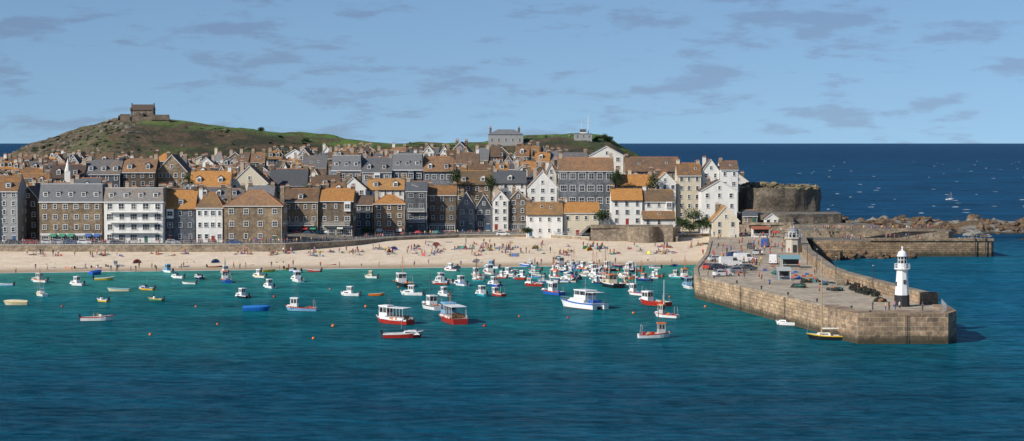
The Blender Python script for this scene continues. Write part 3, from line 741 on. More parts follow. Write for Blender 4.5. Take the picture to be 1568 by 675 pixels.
b.obj('stone_pier')
b=MB()
PP=[(71.8,336),(70.0,352),(67.0,389),(66.8,405),(72,470),(82,548),(86,572)]
along(b,PP,DZ-.2,DZ+1.9,1.7,PIER,-1); along(b,PP,DZ+1.9,DZ+2.1,1.9,QUAYW,-1)
b.box(71.6,74.8,334.5,336.2,DZ-.1,DZ+2.1,PIERD)
for i in range(10): b.box(66.2+ -1.6,66.2,378+i*.45,378.45+i*.45,DZ-.05,DZ+.2*(i+1),QUAYW)
b.obj('pier_parapet')
b=MB()
rp=[(59,314.2),(71,314.2),(73,320),(74.6,331)]
for i in range(1,len(rp)-1):
    a=Vector((*rp[i],DZ+.3));c=Vector((*rp[i+1],DZ+.3))
    for h in(.45,.9): b.cyl(a+Vector((0,0,h)),c+Vector((0,0,h)),.035,.035,METAL,5)
    k=max(2,int((c-a).length/1.2))
    for j in range(k+1): q=a+(c-a)*(j/k); b.cyl(q,q+Vector((0,0,.95)),.04,.04,METAL,5)
b.obj('pier_end_railing')
for (x,y) in [(58.5,316),(57,325),(53.5,340),(50.5,355),(47.5,370),(44.5,385),(41.5,400),(43,425),(47,455)]:
    b=MB(); b.cyl((0,0,0),(0,0,.45),.16,.14,DK,8); b.cyl((0,0,.45),(0,0,.6),.24,.2,DK,8); b.obj('mooring_bollard',(x+.9,y,DZ+.0))
for (x,y,an) in [(55.35,320.5,0),(50.0,349,0),(45.0,375,0),(65,313.0,1)]:
    b=MB()
    for s in(-.22,.22): b.cyl((s,0,-2),(s,0,4.8),.04,.04,DK,5)
    for i in range(22): b.cyl((-.22,0,-1.8+i*.3),(.22,0,-1.8+i*.3),.025,.025,DK,4)
    b.obj('pier_ladder',(x-.12,y-.1,.1),0 if an else -1.38)
# ---------------------------------------------------------------- lighthouse
def lighthouse(x,y,z):
    g=Grp(); wp=paint(.8,.8,.78,.45,.08,'lighthouse_white'); t=g['tower']
    g['base'].cyl((0,0,-.1),(0,0,2.0),1.32,1.27,BLACK,8); g['base'].cyl((0,0,-.2),(0,0,.25),1.55,1.5,DK,8)
    t.cyl((0,0,2.0),(0,0,6.3),1.22,.92,wp,8)
    for i,zz in enumerate((3.0,4.4,5.7)): t.cyl((0,0,zz),(0,0,zz+.1),1.19-.07*(zz-2)*.9,1.17-.07*(zz-2)*.9,wp,8)
    g['gallery'].cyl((0,0,6.2),(0,0,6.5),.95,1.35,wp,12); g['gallery'].cyl((0,0,6.5),(0,0,6.62),1.4,1.4,wp,12)
    for i in range(12):
        a=2*math.pi*i/12; p=Vector((1.3*math.cos(a),1.3*math.sin(a),6.6)); q=Vector((1.3*math.cos(a+math.pi/6),1.3*math.sin(a+math.pi/6),6.6))
        g['gallery_railing'].cyl(p,p+Vector((0,0,.85)),.03,.03,wp,5)
        for h in(.45,.85): g['gallery_railing'].cyl(p+Vector((0,0,h)),q+Vector((0,0,h)),.025,.025,wp,4)
    g['lantern'].cyl((0,0,6.62),(0,0,7.5),.8,.8,wp,12); g['lantern_glass'].cyl((0,0,7.5),(0,0,8.7),.72,.72,GLASS,12)
    for i in range(8):
        a=2*math.pi*i/8; g['lantern'].cyl((.76*math.cos(a),.76*math.sin(a),7.5),(.76*math.cos(a),.76*math.sin(a),8.7),.05,.05,wp,5)
    g['lantern'].cyl((0,0,8.05),(0,0,8.15),.78,.78,wp,12)
    g['cupola'].cyl((0,0,8.7),(0,0,8.85),.95,.95,wp,14); s=g['cupola']; s.sphere((0,0,8.85),.85,wp,14,6,1.05,0)
    g['finial'].cyl((0,0,9.7),(0,0,10.1),.16,.12,wp,8); g['finial'].sphere((0,0,10.25),.2,wp,8,5); g['finial'].cyl((0,0,10.4),(0,0,10.9),.03,.02,DK,5)
    g['door'].box(-.4,.4,-1.36,-1.15,.2,1.9,DK); g['windows'].box(-.2,.2,-1.14,-.95,4.0,4.7,GLASS); g['windows'].box(-1.2,-.95,-.2,.2,3.6,4.3,GLASS)
    return g.flush('white_lighthouse',(x,y,z),.2)
lx_,ly_=G(1381,469,DZ); lighthouse(lx_,ly_,DZ)
g=Grp(); gx,gy=G(1215,386,DZ)
GR=render_wall('pale_granite',(.5,.46,.4))
g['tower'].cyl((0,0,0),(0,0,3.6),2.1,2.0,GR,8); g['cornice'].cyl((0,0,3.6),(0,0,3.9),2.45,2.4,GR,8)
g['lantern'].cyl((0,0,3.9),(0,0,5.2),1.3,1.3,GLASS,8)
for i in range(8):
    a=2*math.pi*(i+.5)/8; g['lantern_frame'].cyl((1.32*math.cos(a),1.32*math.sin(a),3.9),(1.32*math.cos(a),1.32*math.sin(a),5.2),.09,.09,FRAME,5)
    p=Vector((2.2*math.cos(a),2.2*math.sin(a),3.9)); q=Vector((2.2*math.cos(a+math.pi/4),2.2*math.sin(a+math.pi/4),3.9)); g['railing'].cyl(p,p+Vector((0,0,.9)),.04,.04,FRAME,5); g['railing'].cyl(p+Vector((0,0,.9)),q+Vector((0,0,.9)),.035,.035,FRAME,5)
g['cupola'].cyl((0,0,5.2),(0,0,5.35),1.5,1.5,FRAME,12); g['cupola'].sphere((0,0,5.35),1.35,LEAD,12,5,.8,0); g['cupola'].cyl((0,0,6.4),(0,0,7.0),.1,.05,FRAME,6)
g['door'].box(-.45,.45,-2.08,-1.9,0,2,DK)
g.flush('old_domed_lighthouse',(gx,gy,DZ))
def stall(px,py,w,d,h,col,colw=(.7,.7,.68),z=4.9):
    x,y=G(px,py,z); g=Grp(); c=paint(*col,.6); cw=paint(*colw,.6)
    g['walls'].box(-w/2,w/2,0,d,-.3,h*.92,cw); g['counter'].box(-w/2+.3,w/2-.3,-.12,-.01,h*.35,h*.8,DK); g['counter'].box(-w/2+.2,w/2-.2,-.5,-.02,h*.3,h*.35,TRIM)
    g['awning'].slab([(-w/2-.3,-1.5,h*.85),(w/2+.3,-1.5,h*.85),(w/2+.3,d/2,h*1.15),(-w/2-.3,d/2,h*1.15)],.08,c)
    g['awning'].slab([(-w/2-.3,d+.3,h*.95),(w/2+.3,d+.3,h*.95),(w/2+.3,d/2,h*1.15),(-w/2-.3,d/2,h*1.15)],.08,c)
    for s in(-1,1): g['posts'].cyl((s*w/2,-1.4,-.2),(s*w/2,-1.4,h*.86),.05,.05,FRAME,5)
    g.flush('quayside_kiosk',(x,y,z))
stall(1208,352,8,4,2.8,(.12,.25,.55)); stall(1112,358,6,4,2.8,(.5,.45,.4)); stall(1165,362,5,3,2.6,(.35,.12,.06)); 
stall(1210,410,4,3,2.4,(.18,.32,.36),(.3,.32,.3),z=DZ); stall(1200,428,2.4,2.2,2.2,(.4,.42,.4),(.2,.25,.3),z=DZ)
# ---------------------------------------------------------------- vehicles
def vehicle(px,py,z,kind,col,rz):
    x,y=G(px,py,z); b=MB(); c=paint(*col,.3); 
    if kind=='van': prof=[(-2.5,.35),(-2.5,2.1),(-2.3,2.3),(1.1,2.3),(1.75,1.35),(2.5,1.05),(2.6,.35)]; hw=.95; W_=[(1.15,2.1),(1.62,1.42),(.4,1.42),(.4,2.1)]; nm='parked_van'
    else: prof=[(-2.05,.3),(-2.1,.85),(-1.9,1.0),(-1.5,1.42),(.35,1.42),(1.1,.95),(2.0,.75),(2.05,.3)]; hw=.85; W_=[(-1.4,1.35),(.3,1.35),(.9,.97),(-1.75,.97)]; nm='parked_car'
    n=len(prof)
    for s in(-1,1):
        q=[(p[0],s*(hw-(.12 if p[1]>1.2 else 0)),p[1]) for p in prof]; b.face(q if s<0 else q[::-1],c)
        qq=[(p[0],s*(hw-.02+(.03 if p[1]<1.2 else -.06)),p[1]) for p in W_]; b.face(qq,GLASS)
    for i in range(n):
        a=prof[i];d=prof[(i+1)%n]; wa=hw-(.12 if a[1]>1.2 else 0); wd=hw-(.12 if d[1]>1.2 else 0)
        glass=(a[1]>1.2 or d[1]>1.2) and abs(a[1]-d[1])>.3 and not(kind=='van' and a[0]<-2)
        b.face([(a[0],-wa,a[1]),(a[0],wa,a[1]),(d[0],wd,d[1]),(d[0],-wd,d[1])],GLASS if glass else c)
    for wx in(-1.3,1.35):
        for s in(-1,1):
            b.cyl((wx,s*(hw-.2),.32),(wx,s*(hw+.02),.32),.33,.33,BLACK,12); b.cyl((wx,s*(hw+.02),.32),(wx,s*(hw+.03),.32),.18,.18,METAL,8)
    fx=prof[-1][0]; 
    for s in(-1,1): b.box(fx-.05,fx+.02,s*.6-.15,s*.6+.15,.55,.72,FRAME); b.box(prof[0][0]-.04,prof[0][0]+.02,s*.65-.12,s*.65+.12,.7,.85,paint(.5,.02,.02))
    b.obj(nm,(x,y,z),rz)
for a in [(1140,402,DZ,'van',(.78,.78,.78),.1),(1184,404,DZ,'van',(.75,.75,.75),1.4),(1107,423,DZ,'car',(.7,.7,.72),.3),(1128,418,DZ,'car',(.3,.33,.36),.4),(1100,413,DZ,'car',(.04,.05,.08),.2),(1118,408,DZ,'van',(.7,.7,.7),.2),(1160,390,DZ,'car',(.4,.42,.45),1.2),(1085,412,DZ,'car',(.5,.06,.05),1.2),(1125,394,DZ,'car',(.03,.06,.2),0.1),(1150,380,DZ,'car',(.1,.1,.1),1.3),(1172,378,DZ,'van',(.05,.1,.3),1.3),(1098,400,DZ,'car',(.6,.6,.62),.2),(1145,414,DZ,'car',(.12,.14,.16),.4)]: vehicle(*a)
for px,c in [(20,(.05,.05,.06)),(48,(.3,.03,.03)),(75,(.6,.6,.62)),(92,(.5,.52,.55)),(108,(.05,.1,.2)),(130,(.7,.7,.7)),(180,(.1,.1,.12)),(265,(.5,.5,.52)),(360,(.04,.08,.2)),(455,(.45,.03,.03)),(770,(.7,.7,.7)),(1040,(.6,.6,.6))]:
    vehicle(px,374 if px<400 else 361,4.2,'car' if R()<.8 else 'van',c,U(-.1,.1))
# ---------------------------------------------------------------- boats
NAVY=(.01,.03,.12);RED=(.42,.03,.02);WH=(.78,.78,.76);BL=(.02,.12,.45);YE=(.7,.45,.03);GN=(.02,.18,.12);BK=(.015,.015,.02);OR=(.7,.17,.02);TQ=(.04,.35,.42);WD=(.28,.14,.06);CR=(.62,.54,.38);LB=(.2,.4,.6)
ST=[0,.08,.25,.45,.62,.76,.87,.95,1.0]; BF=[.80,.86,.96,1,.96,.80,.55,.28,.03]
def hullgeo(b,L,Bm,fb,hull,stripe,anti,deckdrop,deckm,y0=0):
    h,s_,an=paint(*hull,.3),paint(*stripe,.35),paint(*anti,.6); dk=paint(*deckm,.7)
    rings=[]
    for s,f in zip(ST,BF):
        sh=fb*(1+.55*max(0,s-.35)**1.5*1.6); bb=Bm*f; x=s*L-L/2; rk=.12*L*sstep(.6,1,s)
        pr=[(bb,sh,0),(bb*.985,sh-.22*fb,.15),(bb*.86,.06,.75),(bb*.5,-.22,.95),(0,-.32,1)]
        ring=[(x-rk*p[2],y0-p[0],p[1]) for p in pr]+[(x-rk*p[2],y0+p[0],p[1]) for p in pr[-2::-1]]
        rings.append(ring)
    base=len(b.v)
    for r in rings: b.v.extend(r)
    n=9; mats=[s_,h,an,an,an,an,h,s_]
    for i in range(len(ST)-1):
        for j in range(n-1):
            b.f.append((base+i*n+j,base+(i+1)*n+j,base+(i+1)*n+j+1,base+i*n+j+1)); b.mi.append(b.m(mats[j]))
    b.face([rings[0][j] for j in range(9)],h)
    ins=.10; g0=[];g1=[];fl=[]
    for (s,f) in zip(ST,BF):
        sh=fb*(1+.55*max(0,s-.35)**1.5*1.6); bb=Bm*f; x=s*L-L/2
        xi=min(x,L/2-.25); xi=max(xi,-L/2+.12); g0.append((x,bb,sh)); g1.append((xi,max(.015,bb-ins),sh+.02)); fl.append((xi,max(.01,(bb-ins)*.96),sh-deckdrop))
    for i in range(len(ST)-1):
        for s in(-1,1):
            m3=lambda p:(p[0],y0+p[1]*s,p[2])
            b.face([m3(g0[i]),m3(g0[i+1]),m3(g1[i+1]),m3(g1[i])],s_ if sum(stripe)>.3 else paint(*WH,.4))
            b.face([m3(g1[i]),m3(g1[i+1]),m3(fl[i+1]),m3(fl[i])],dk)
        b.face([(fl[i][0],y0-fl[i][1],fl[i][2]),(fl[i+1][0],y0-fl[i+1][1],fl[i+1][2]),(fl[i+1][0],y0+fl[i+1][1],fl[i+1][2]),(fl[i][0],y0+fl[i][1],fl[i][2])],dk)
    b.face([(g0[0][0],y0-g0[0][1],g0[0][2]),(g0[0][0],y0+g0[0][1],g0[0][2]),(g1[0][0],y0+g1[0][1],g1[0][2]),(g1[0][0],y0-g1[0][1],g1[0][2])],dk)
    b.face([(fl[0][0],y0-fl[0][1],fl[0][2]),(fl[0][0],y0+fl[0][1],fl[0][2]),(g1[0][0],y0+g1[0][1],g1[0][2]),(g1[0][0],y0-g1[0][1],g1[0][2])],dk)
def outboard(b,L,fb,y=0):
    b.tbox(-L/2-.45,-L/2-.02,.17,fb+.05,-L/2-.4,-L/2-.08,.13,fb+.6,BLACK); b.box(-L/2-.3,-L/2-.16,-.06,.06,-.4,fb+.1,DK); b.box(-L/2-.16,-L/2+.1,-.12,.12,fb-.25,fb+.15,DK)
def wheelhouse(b,x0,x1,w,z0,h,col,roofc=None):
    c=paint(*col,.35)
    b.tbox(x0,x1,w,z0,x0+.05,x1-.05,w*.97,z0+h*.48,c); b.tbox(x0+.07,x1-.07,w*.95,z0+h*.48,x0+.1,x1-.16,w*.9,z0+h*.86,GLASS)
    b.tbox(x0+.04,x1-.1,w*.94,z0+h*.86,x0+.04,x1-.1,w*.94,z0+h*.93,c); b.tbox(x0-.15,x1+.12,w*1.03,z0+h*.93,x0-.1,x1+.05,w*.98,z0+h,paint(*(roofc or col),.4))
    for fx in(0,.5,1): 
        xx=lerp(x0+.1,x1-.14,fx)
        for s in(-1,1): b.obox((xx,s*w*.94,z0+h*.68),(.05,0,0),(0,.035,0),(0,0,h*.19),c)
    for yy in(-.9,0,.9): b.obox((x1-.09,yy*w,z0+h*.68),(.045,0,0),(0,.045,0),(-.045,0,h*.19),c); b.obox((x0+.07,yy*w,z0+h*.68),(.03,0,0),(0,.045,0),(0,0,h*.19),c)
NMS={'dinghy':'rowing_dinghy','cabin':'cabin_cruiser','fishing':'fishing_boat','sail':'sailing_boat','covered':'covered_boat','ferry':'passenger_boat','cat':'catamaran_boat','rib':'motor_dinghy','cruiser':'speedboat'}
def boat(px,py,lpx,kind,hull,stripe,rz,anti=None,cab=WH,deck=None,mast=None):
    if hull==WH and kind in('cabin','fishing','dinghy','cruiser','rib') and lpx<30 and R()<.3: hull=random.choice((BL,NAVY,RED,CR,LB,BK,GN,YE)); 
    if cab==WH and R()<.18: cab=random.choice((CR,LB,(.5,.5,.48)))
    x,y=G(px,py); d=y; L=1.14*lpx*d/FPX/max(.55,abs(math.cos(rz))+.33*abs(math.sin(rz))); L=max(2.8,L); Bm=L*(.19 if L<5 else .17); fb=.13*L**.85+.12
    anti=anti or random.choice((RED,BL,BK,(.15,.04,.03))); b=MB(); deck=deck or random.choice(((.5,.5,.48),(.3,.32,.32),(.2,.18,.16),(.35,.42,.45)))
    drop={'dinghy':fb*.75,'rib':fb*.6,'fishing':fb*.45,'ferry':fb*.35,'cabin':fb*.55,'sail':.08,'covered':.1,'cruiser':fb*.6,'cat':.1}[kind]
    if kind=='cat':
        for s in(-1,1): hullgeo(b,L,L*.07,fb,hull,stripe,anti,.1,deck,s*L*.13)
        b.box(-L*.46,L*.3,-L*.17,L*.17,fb*.5,fb+.05,paint(*hull,.35)); z=fb+.05
        b.tbox(-L*.2,L*.3,L*.15,z,-L*.2,L*.2,L*.13,z+.8,paint(*cab,.35)); wheelhouse(b,-L*.22,L*.12,L*.13,z+.5,2.0,cab); b.box(-L*.45,-L*.22,-L*.14,L*.14,z+2.1,z+2.18,paint(*WH,.4))
        for sx in(-L*.44,-L*.3):
            for s in(-1,1): b.cyl((sx,s*L*.135,z),(sx,s*L*.135,z+2.15),.05,.05,METAL,5)
        b.box(-L*.4,-L*.25,-L*.1,L*.1,z,z+.6,paint(*BL,.4)); b.cyl((-L*.05,0,z+2.4),(-L*.05,0,z+4.6),.06,.04,METAL,5); b.cyl((-L*.05,-.7,z+3.6),(-L*.05,.7,z+3.6),.03,.03,METAL,4)
        for i in range(14):
            for s in(-1,1):
                xx=lerp(-L*.45,L*.42,i/13); b.cyl((xx,s*L*.19,fb),(xx,s*L*.19,fb+.9),.025,.025,METAL,4)
        for s in(-1,1): b.cyl((-L*.45,s*L*.19,fb+.9),(L*.42,s*L*.19,fb+.95),.03,.03,METAL,4)
    else: hullgeo(b,L,Bm,fb,hull,stripe,anti,drop,deck)
    cd=paint(*cab,.35)
    if kind in('dinghy','rib'):
        for fx in(-.28,.0,.24): 
            w=Bm*.82; b.box(fx*L-.12,fx*L+.12,-w,w,fb-.16,fb-.1,paint(*WD,.7) if kind=='dinghy' else paint(*CR,.6))
        if kind=='rib' or R()<.6: outboard(b,L,fb)
        if kind=='rib': b.tbox(.02*L,.14*L,.3,fb*.4,.03*L,.1*L,.25,fb+.5,cd); b.obox((.1*L,0,fb+.65),(.02,0,0),(0,.3,0),(.08,0,.16),GLASS)
    if kind in('cabin','cruiser'):
        z=fb*.95; h=(.42 if kind=='cruiser' else .55)+.06*L
        b.tbox(-.02*L,.40*L,Bm*.78,z-.2,.02*L,.30*L,Bm*.58,z+h*.6,cd)
        for s in(-1,1): b.obox((.15*L,s*Bm*.70,z+h*.25),(.11*L,0,0),(0,.02,-.0),(0,-s*.03,h*.14),GLASS)
        if kind=='cabin': wheelhouse(b,-.12*L,.12*L,Bm*.66,z+.0,h*1.9,cab)
        else: b.obox((.02*L,0,z+h*.72),(.03,0,0),(0,Bm*.55,0),(.12,0,h*.26),GLASS)
        outboard(b,L,fb)
        for i in range(4):
            for s in(-1,1): xx=lerp(.25*L,.46*L,i/3); yy=s*Bm*interp([(0,.8),(.5,.72),(1,.15)],i/3); b.cyl((xx,yy,fb*1.2),(xx,yy,fb*1.3+.45),.02,.02,METAL,4)
        b.box(-.35*L,-.25*L,-Bm*.6,Bm*.6,fb*.5,fb*.95,paint(*random.choice((BL,CR,WH)),.6))
        if R()<.5: b.cyl((-.05*L,0,z+h),(-.05*L,0,z+h+1.9),.03,.02,METAL,4)
    if kind in('fishing','ferry'):
        z=fb-drop+.1; h=1.75+.05*L if L>5 else 1.4
        if kind=='ferry':
            wheelhouse(b,.08*L,.32*L,Bm*.62,z+.1,h+.3,cab); b.box(-.42*L,.08*L,-Bm*.8,Bm*.8,z+h+.05,z+h+.12,paint(*WH,.4))
            for i in range(6):
                for s in(-1,1): xx=lerp(-.4*L,.06*L,i/5); b.cyl((xx,s*Bm*.76,z),(xx,s*Bm*.76,z+h+.05),.04,.04,FRAME,5)
            for i in range(5): xx=lerp(-.36*L,.0,i/4); b.box(xx-.15,xx+.15,-Bm*.6,Bm*.6,z+.3,z+.42,paint(*WD,.6)); b.box(xx-.17,xx-.12,-Bm*.6,Bm*.6,z+.42,z+.85,paint(*WD,.6))
            for i in range(12):
                for s in(-1,1): b.cyl((lerp(-.4*L,.2*L,i/11),s*Bm*.9,fb+.12),(lerp(-.4*L,.2*L,i/11),s*Bm*.96,fb+.14),.24,.24,paint(*random.choice((OR,WH,WH)),.5),8)
            b.box(-.45*L,.1*L,-Bm*.82,-Bm*.78,z+.0,fb+.55,paint(.25,.25,.27,.6)); b.box(-.45*L,.1*L,Bm*.78,Bm*.82,z+.0,fb+.55,paint(.25,.25,.27,.6))
        else:
            o_=random.choice((.08,.1,-.15)); wheelhouse(b,o_*L,(o_+.22)*L,Bm*.6,z+.05,h,cab,random.choice((cab,OR,WH)))
            b.tbox(.30*L,.44*L,Bm*.45,fb*1.1,.32*L,.42*L,Bm*.3,fb*1.1+.35,cd)
            for s in(-1,1): b.cyl((-.42*L,s*Bm*.7,fb),(-.40*L,s*Bm*.6,fb+1.5),.05,.05,METAL,5)
            b.cyl((-.40*L,-Bm*.6,fb+1.5),(-.40*L,Bm*.6,fb+1.5),.05,.05,METAL,5)
            for i in range(5): 
                q=U(-.34,-.02)*L; yy=U(-.5,.5)*Bm; b.box(q-.25,q+.25,yy-.2,yy+.2,z,z+U(.25,.6),paint(*random.choice((BL,OR,(.5,.5,.5),RED,GN)),.6))
            for i in range(5): b.sphere((U(-.4,.35)*L,random.choice((-1,1))*Bm*.9,fb+.02),.17,paint(*random.choice((OR,OR,(.75,.3,.2))),.4),7,4)
        mh=mast or U(2.6,4.8); mx=.1*L
        b.cyl((mx,0,z+h),(mx,0,z+h+mh),.08,.05,paint(*random.choice((WH,OR,(.1,.1,.1))),.4),5); b.cyl((mx,-.5,z+h+mh*.6),(mx,.5,z+h+mh*.6),.03,.03,METAL,4)
        b.cyl((mx,0,z+h+mh*.9),(.48*L,0,fb*1.5),.018,.018,DK,3); b.cyl((mx,0,z+h+mh*.9),(-.45*L,0,fb+.1),.018,.018,DK,3)
    if kind=='sail':
        mh=mast or L*1.25; b.tbox(-.15*L,.25*L,Bm*.6,fb,-.12*L,.2*L,Bm*.5,fb+.45,cd)
        for s in(-1,1): b.obox((.03*L,s*Bm*.56,fb+.25),(.11*L,0,0),(0,.02,0),(0,0,.09),GLASS)
        mr_=.14 if mh>10 else .09
        b.cyl((.1*L,0,fb),(.1*L,0,fb+mh),mr_,mr_*.6,paint(.45,.3,.15,.5),6); b.cyl((.1*L,0,fb+1.0),(-.38*L,0,fb+1.1),.05,.05,paint(.45,.3,.15,.5),5); b.cyl((.08*L,0,fb+1.14),(-.34*L,0,fb+1.2),.12,.08,paint(*random.choice((BL,CR,WH)),.7),6)
        for e_ in((.49*L,0),(-.49*L,0),(.08*L,Bm*.9),(.08*L,-Bm*.9)): b.cyl((.1*L,0,fb+mh*.95),(e_[0],e_[1],fb*1.1),.02,.02,METAL,3)
    if kind=='covered':
        c=paint(*hull,.7); pr=None
        for s,f in zip(ST,BF):
            x_=s*L-L/2; bb=Bm*f*1.03; hh=fb*(1.1+.3*s)+.35*f
            cur=[(x_,-bb,fb*(1+.2*s)),(x_,-bb*.5,hh-.12),(x_,0,hh),(x_,bb*.5,hh-.12),(x_,bb,fb*(1+.2*s))]
            if pr:
                for j in range(4): b.face([pr[j],cur[j],cur[j+1],pr[j+1]],c)
            else: b.face(cur,c)
            pr=cur
    o=b.obj(NMS[kind],(x,y,0),rz); o.rotation_euler=(U(-.03,.03),U(-.01,.01),rz); return o
P=math.pi
BT=[(8,438,22,'dinghy',WH,WH,P),(24,467,33,'covered',CR,YE,P),(60,432,30,'cabin',WH,OR,2.6),(63,453,24,'sail',WH,YE,2.2),(118,437,27,'cabin',WH,WH,2.5),
(147,420,18,'covered',BL,BL,1.2),(160,429,28,'dinghy',YE,WH,.2),(177,411,24,'cabin',WH,WH,.3),(108,413,20,'dinghy',OR,OR,2.8),(157,462,22,'rib',WH,WH,2.5),(181,446,32,'dinghy',CR,TQ,P-.1),
(224,444,26,'cruiser',WH,BL,2.7),(238,461,26,'rib',GN,YE,2.7),(257,417,22,'cabin',WH,WH,2.3),(272,426,24,'cruiser',WH,WH,2.5),(289,435,22,'dinghy',WH,GN,2.9),(305,427,20,'cruiser',WH,WH,2),
(281,411,18,'dinghy',WH,BL,.6),(330,411,22,'dinghy',BK,OR,.3),(346,432,24,'fishing',BL,RED,1.9),(345,420,20,'cabin',WH,RED,2.0),(371,456,26,'cabin',BK,WH,2.3),(393,476,38,'covered',(.01,.14,.45),BL,.05),
(397,425,24,'cabin',WH,YE,2.5),(412,441,22,'cabin',WH,WH,2.2),(380,409,18,'dinghy',WH,YE,.6),(412,416,20,'dinghy',YE,YE,.5),(452,417,22,'cruiser',WH,WH,2.4),(455,431,26,'cabin',WH,WH,2.0),(461,476,46,'fishing',LB,RED,3.0),
(480,416,22,'dinghy',RED,WH,2.9),(505,408,18,'dinghy',RED,RED,.1),(490,403,16,'dinghy',WH,WH,.1),(536,453,30,'cabin',WH,WH,2.8),(568,426,20,'cabin',WH,WH,2.8),(577,453,22,'dinghy',OR,OR,.0),(560,397,16,'dinghy',BL,BL,.1),
(618,438,36,'fishing',BK,BK,1.9),(630,452,34,'cabin',WH,WH,2.9),(660,473,40,'fishing',WH,BK,2.0),(675,432,22,'cabin',WH,TQ,2.0),(680,453,22,'cabin',WH,WH,2.2),(706,437,26,'cabin',WH,BL,2.1),(738,453,24,'cabin',TQ,WH,2.0),(762,453,24,'fishing',RED,WH,2.2),(735,424,26,'dinghy',WH,WH,2.9),(757,438,24,'cabin',BL,WH,2.1),(783,418,22,'cruiser',WH,RED,.4),(800,426,22,'cabin',WH,WH,2.5),(817,438,28,'fishing',RED,BK,2.8),
(845,451,38,'fishing',BL,RED,2.2),(868,430,24,'cabin',WH,WH,2.4),(935,439,38,'fishing',BK,WH,1.9),(912,424,24,'cabin',WH,WH,2.4),(960,424,26,'cabin',WH,WH,2.8),(975,452,30,'fishing',WH,RED,2.3),(985,430,26,'fishing',NAVY,BL,2.4),
(1001,467,50,'fishing',RED,RED,2.3),(1020,486,38,'fishing',WH,RED,2.5),(1003,517,48,'fishing',WH,RED,.15),(1035,426,24,'cabin',TQ,WH,2.5),(1054,441,20,'cabin',WH,WH,1.8),(1050,428,20,'fishing',BK,WH,1.8),
(618,517,56,'cruiser',RED,WH,.05),(1205,498,34,'cruiser',WH,WH,2.7),(150,491,46,'rib',WH,RED,.08)]
for a in BT: boat(*a)
boat(602,495,62,'ferry',RED,WH,2.45,anti=RED,mast=2.5); boat(692,493,50,'ferry',RED,RED,1.9,anti=BK,mast=2.5); boat(893,471,64,'cat',WH,BL,2.2)
boat(1264,520,54,'sail',BK,YE,2.9,anti=BK,mast=13,cab=(.75,.7,.6))
for _ in range(70):
    px=random.triangular(640,1065,950); py=U(405,436)
    boat(px,py,U(14,26),random.choice(('dinghy','dinghy','cabin','cabin','rib','cruiser','fishing','fishing')),random.choice((WH,WH,WH,BL,RED,TQ,BK,NAVY,OR)),random.choice((WH,RED,BL,WD)),U(1.8,3.1))
for _ in range(10):
    boat(U(30,640),U(406,414),U(13,18),random.choice(('dinghy','rib')),random.choice((WH,WH,BL,RED,YE)),random.choice((WH,RED,BL,WD)),U(-.5,.8))
boat(1455,306,12,'sail',WH,WH,.1,mast=4)
for px,py in [(333,497),(480,519),(230,513),(970,480),(505,443),(640,405),(925,470),(610,440),(870,487),(795,485),(742,500),(1080,470),(300,470),(420,455),(95,470),(560,470),(1025,455),(510,500)]:
    x,y=G(px,py); b=MB(); c=paint(*(OR if R()<.7 else RED),.35); r=U(.2,.33); b.smooth=True
    b.sphere((0,0,r*.4),r,c,10,7); b.cyl((0,0,r*1.3),(0,0,r*1.7),.05,.05,DK,6); b.cyl((-.1,0,r*1.7),(.1,0,r*1.7),.04,.04,DK,6); b.obj('mooring_buoy',(x,y,0))
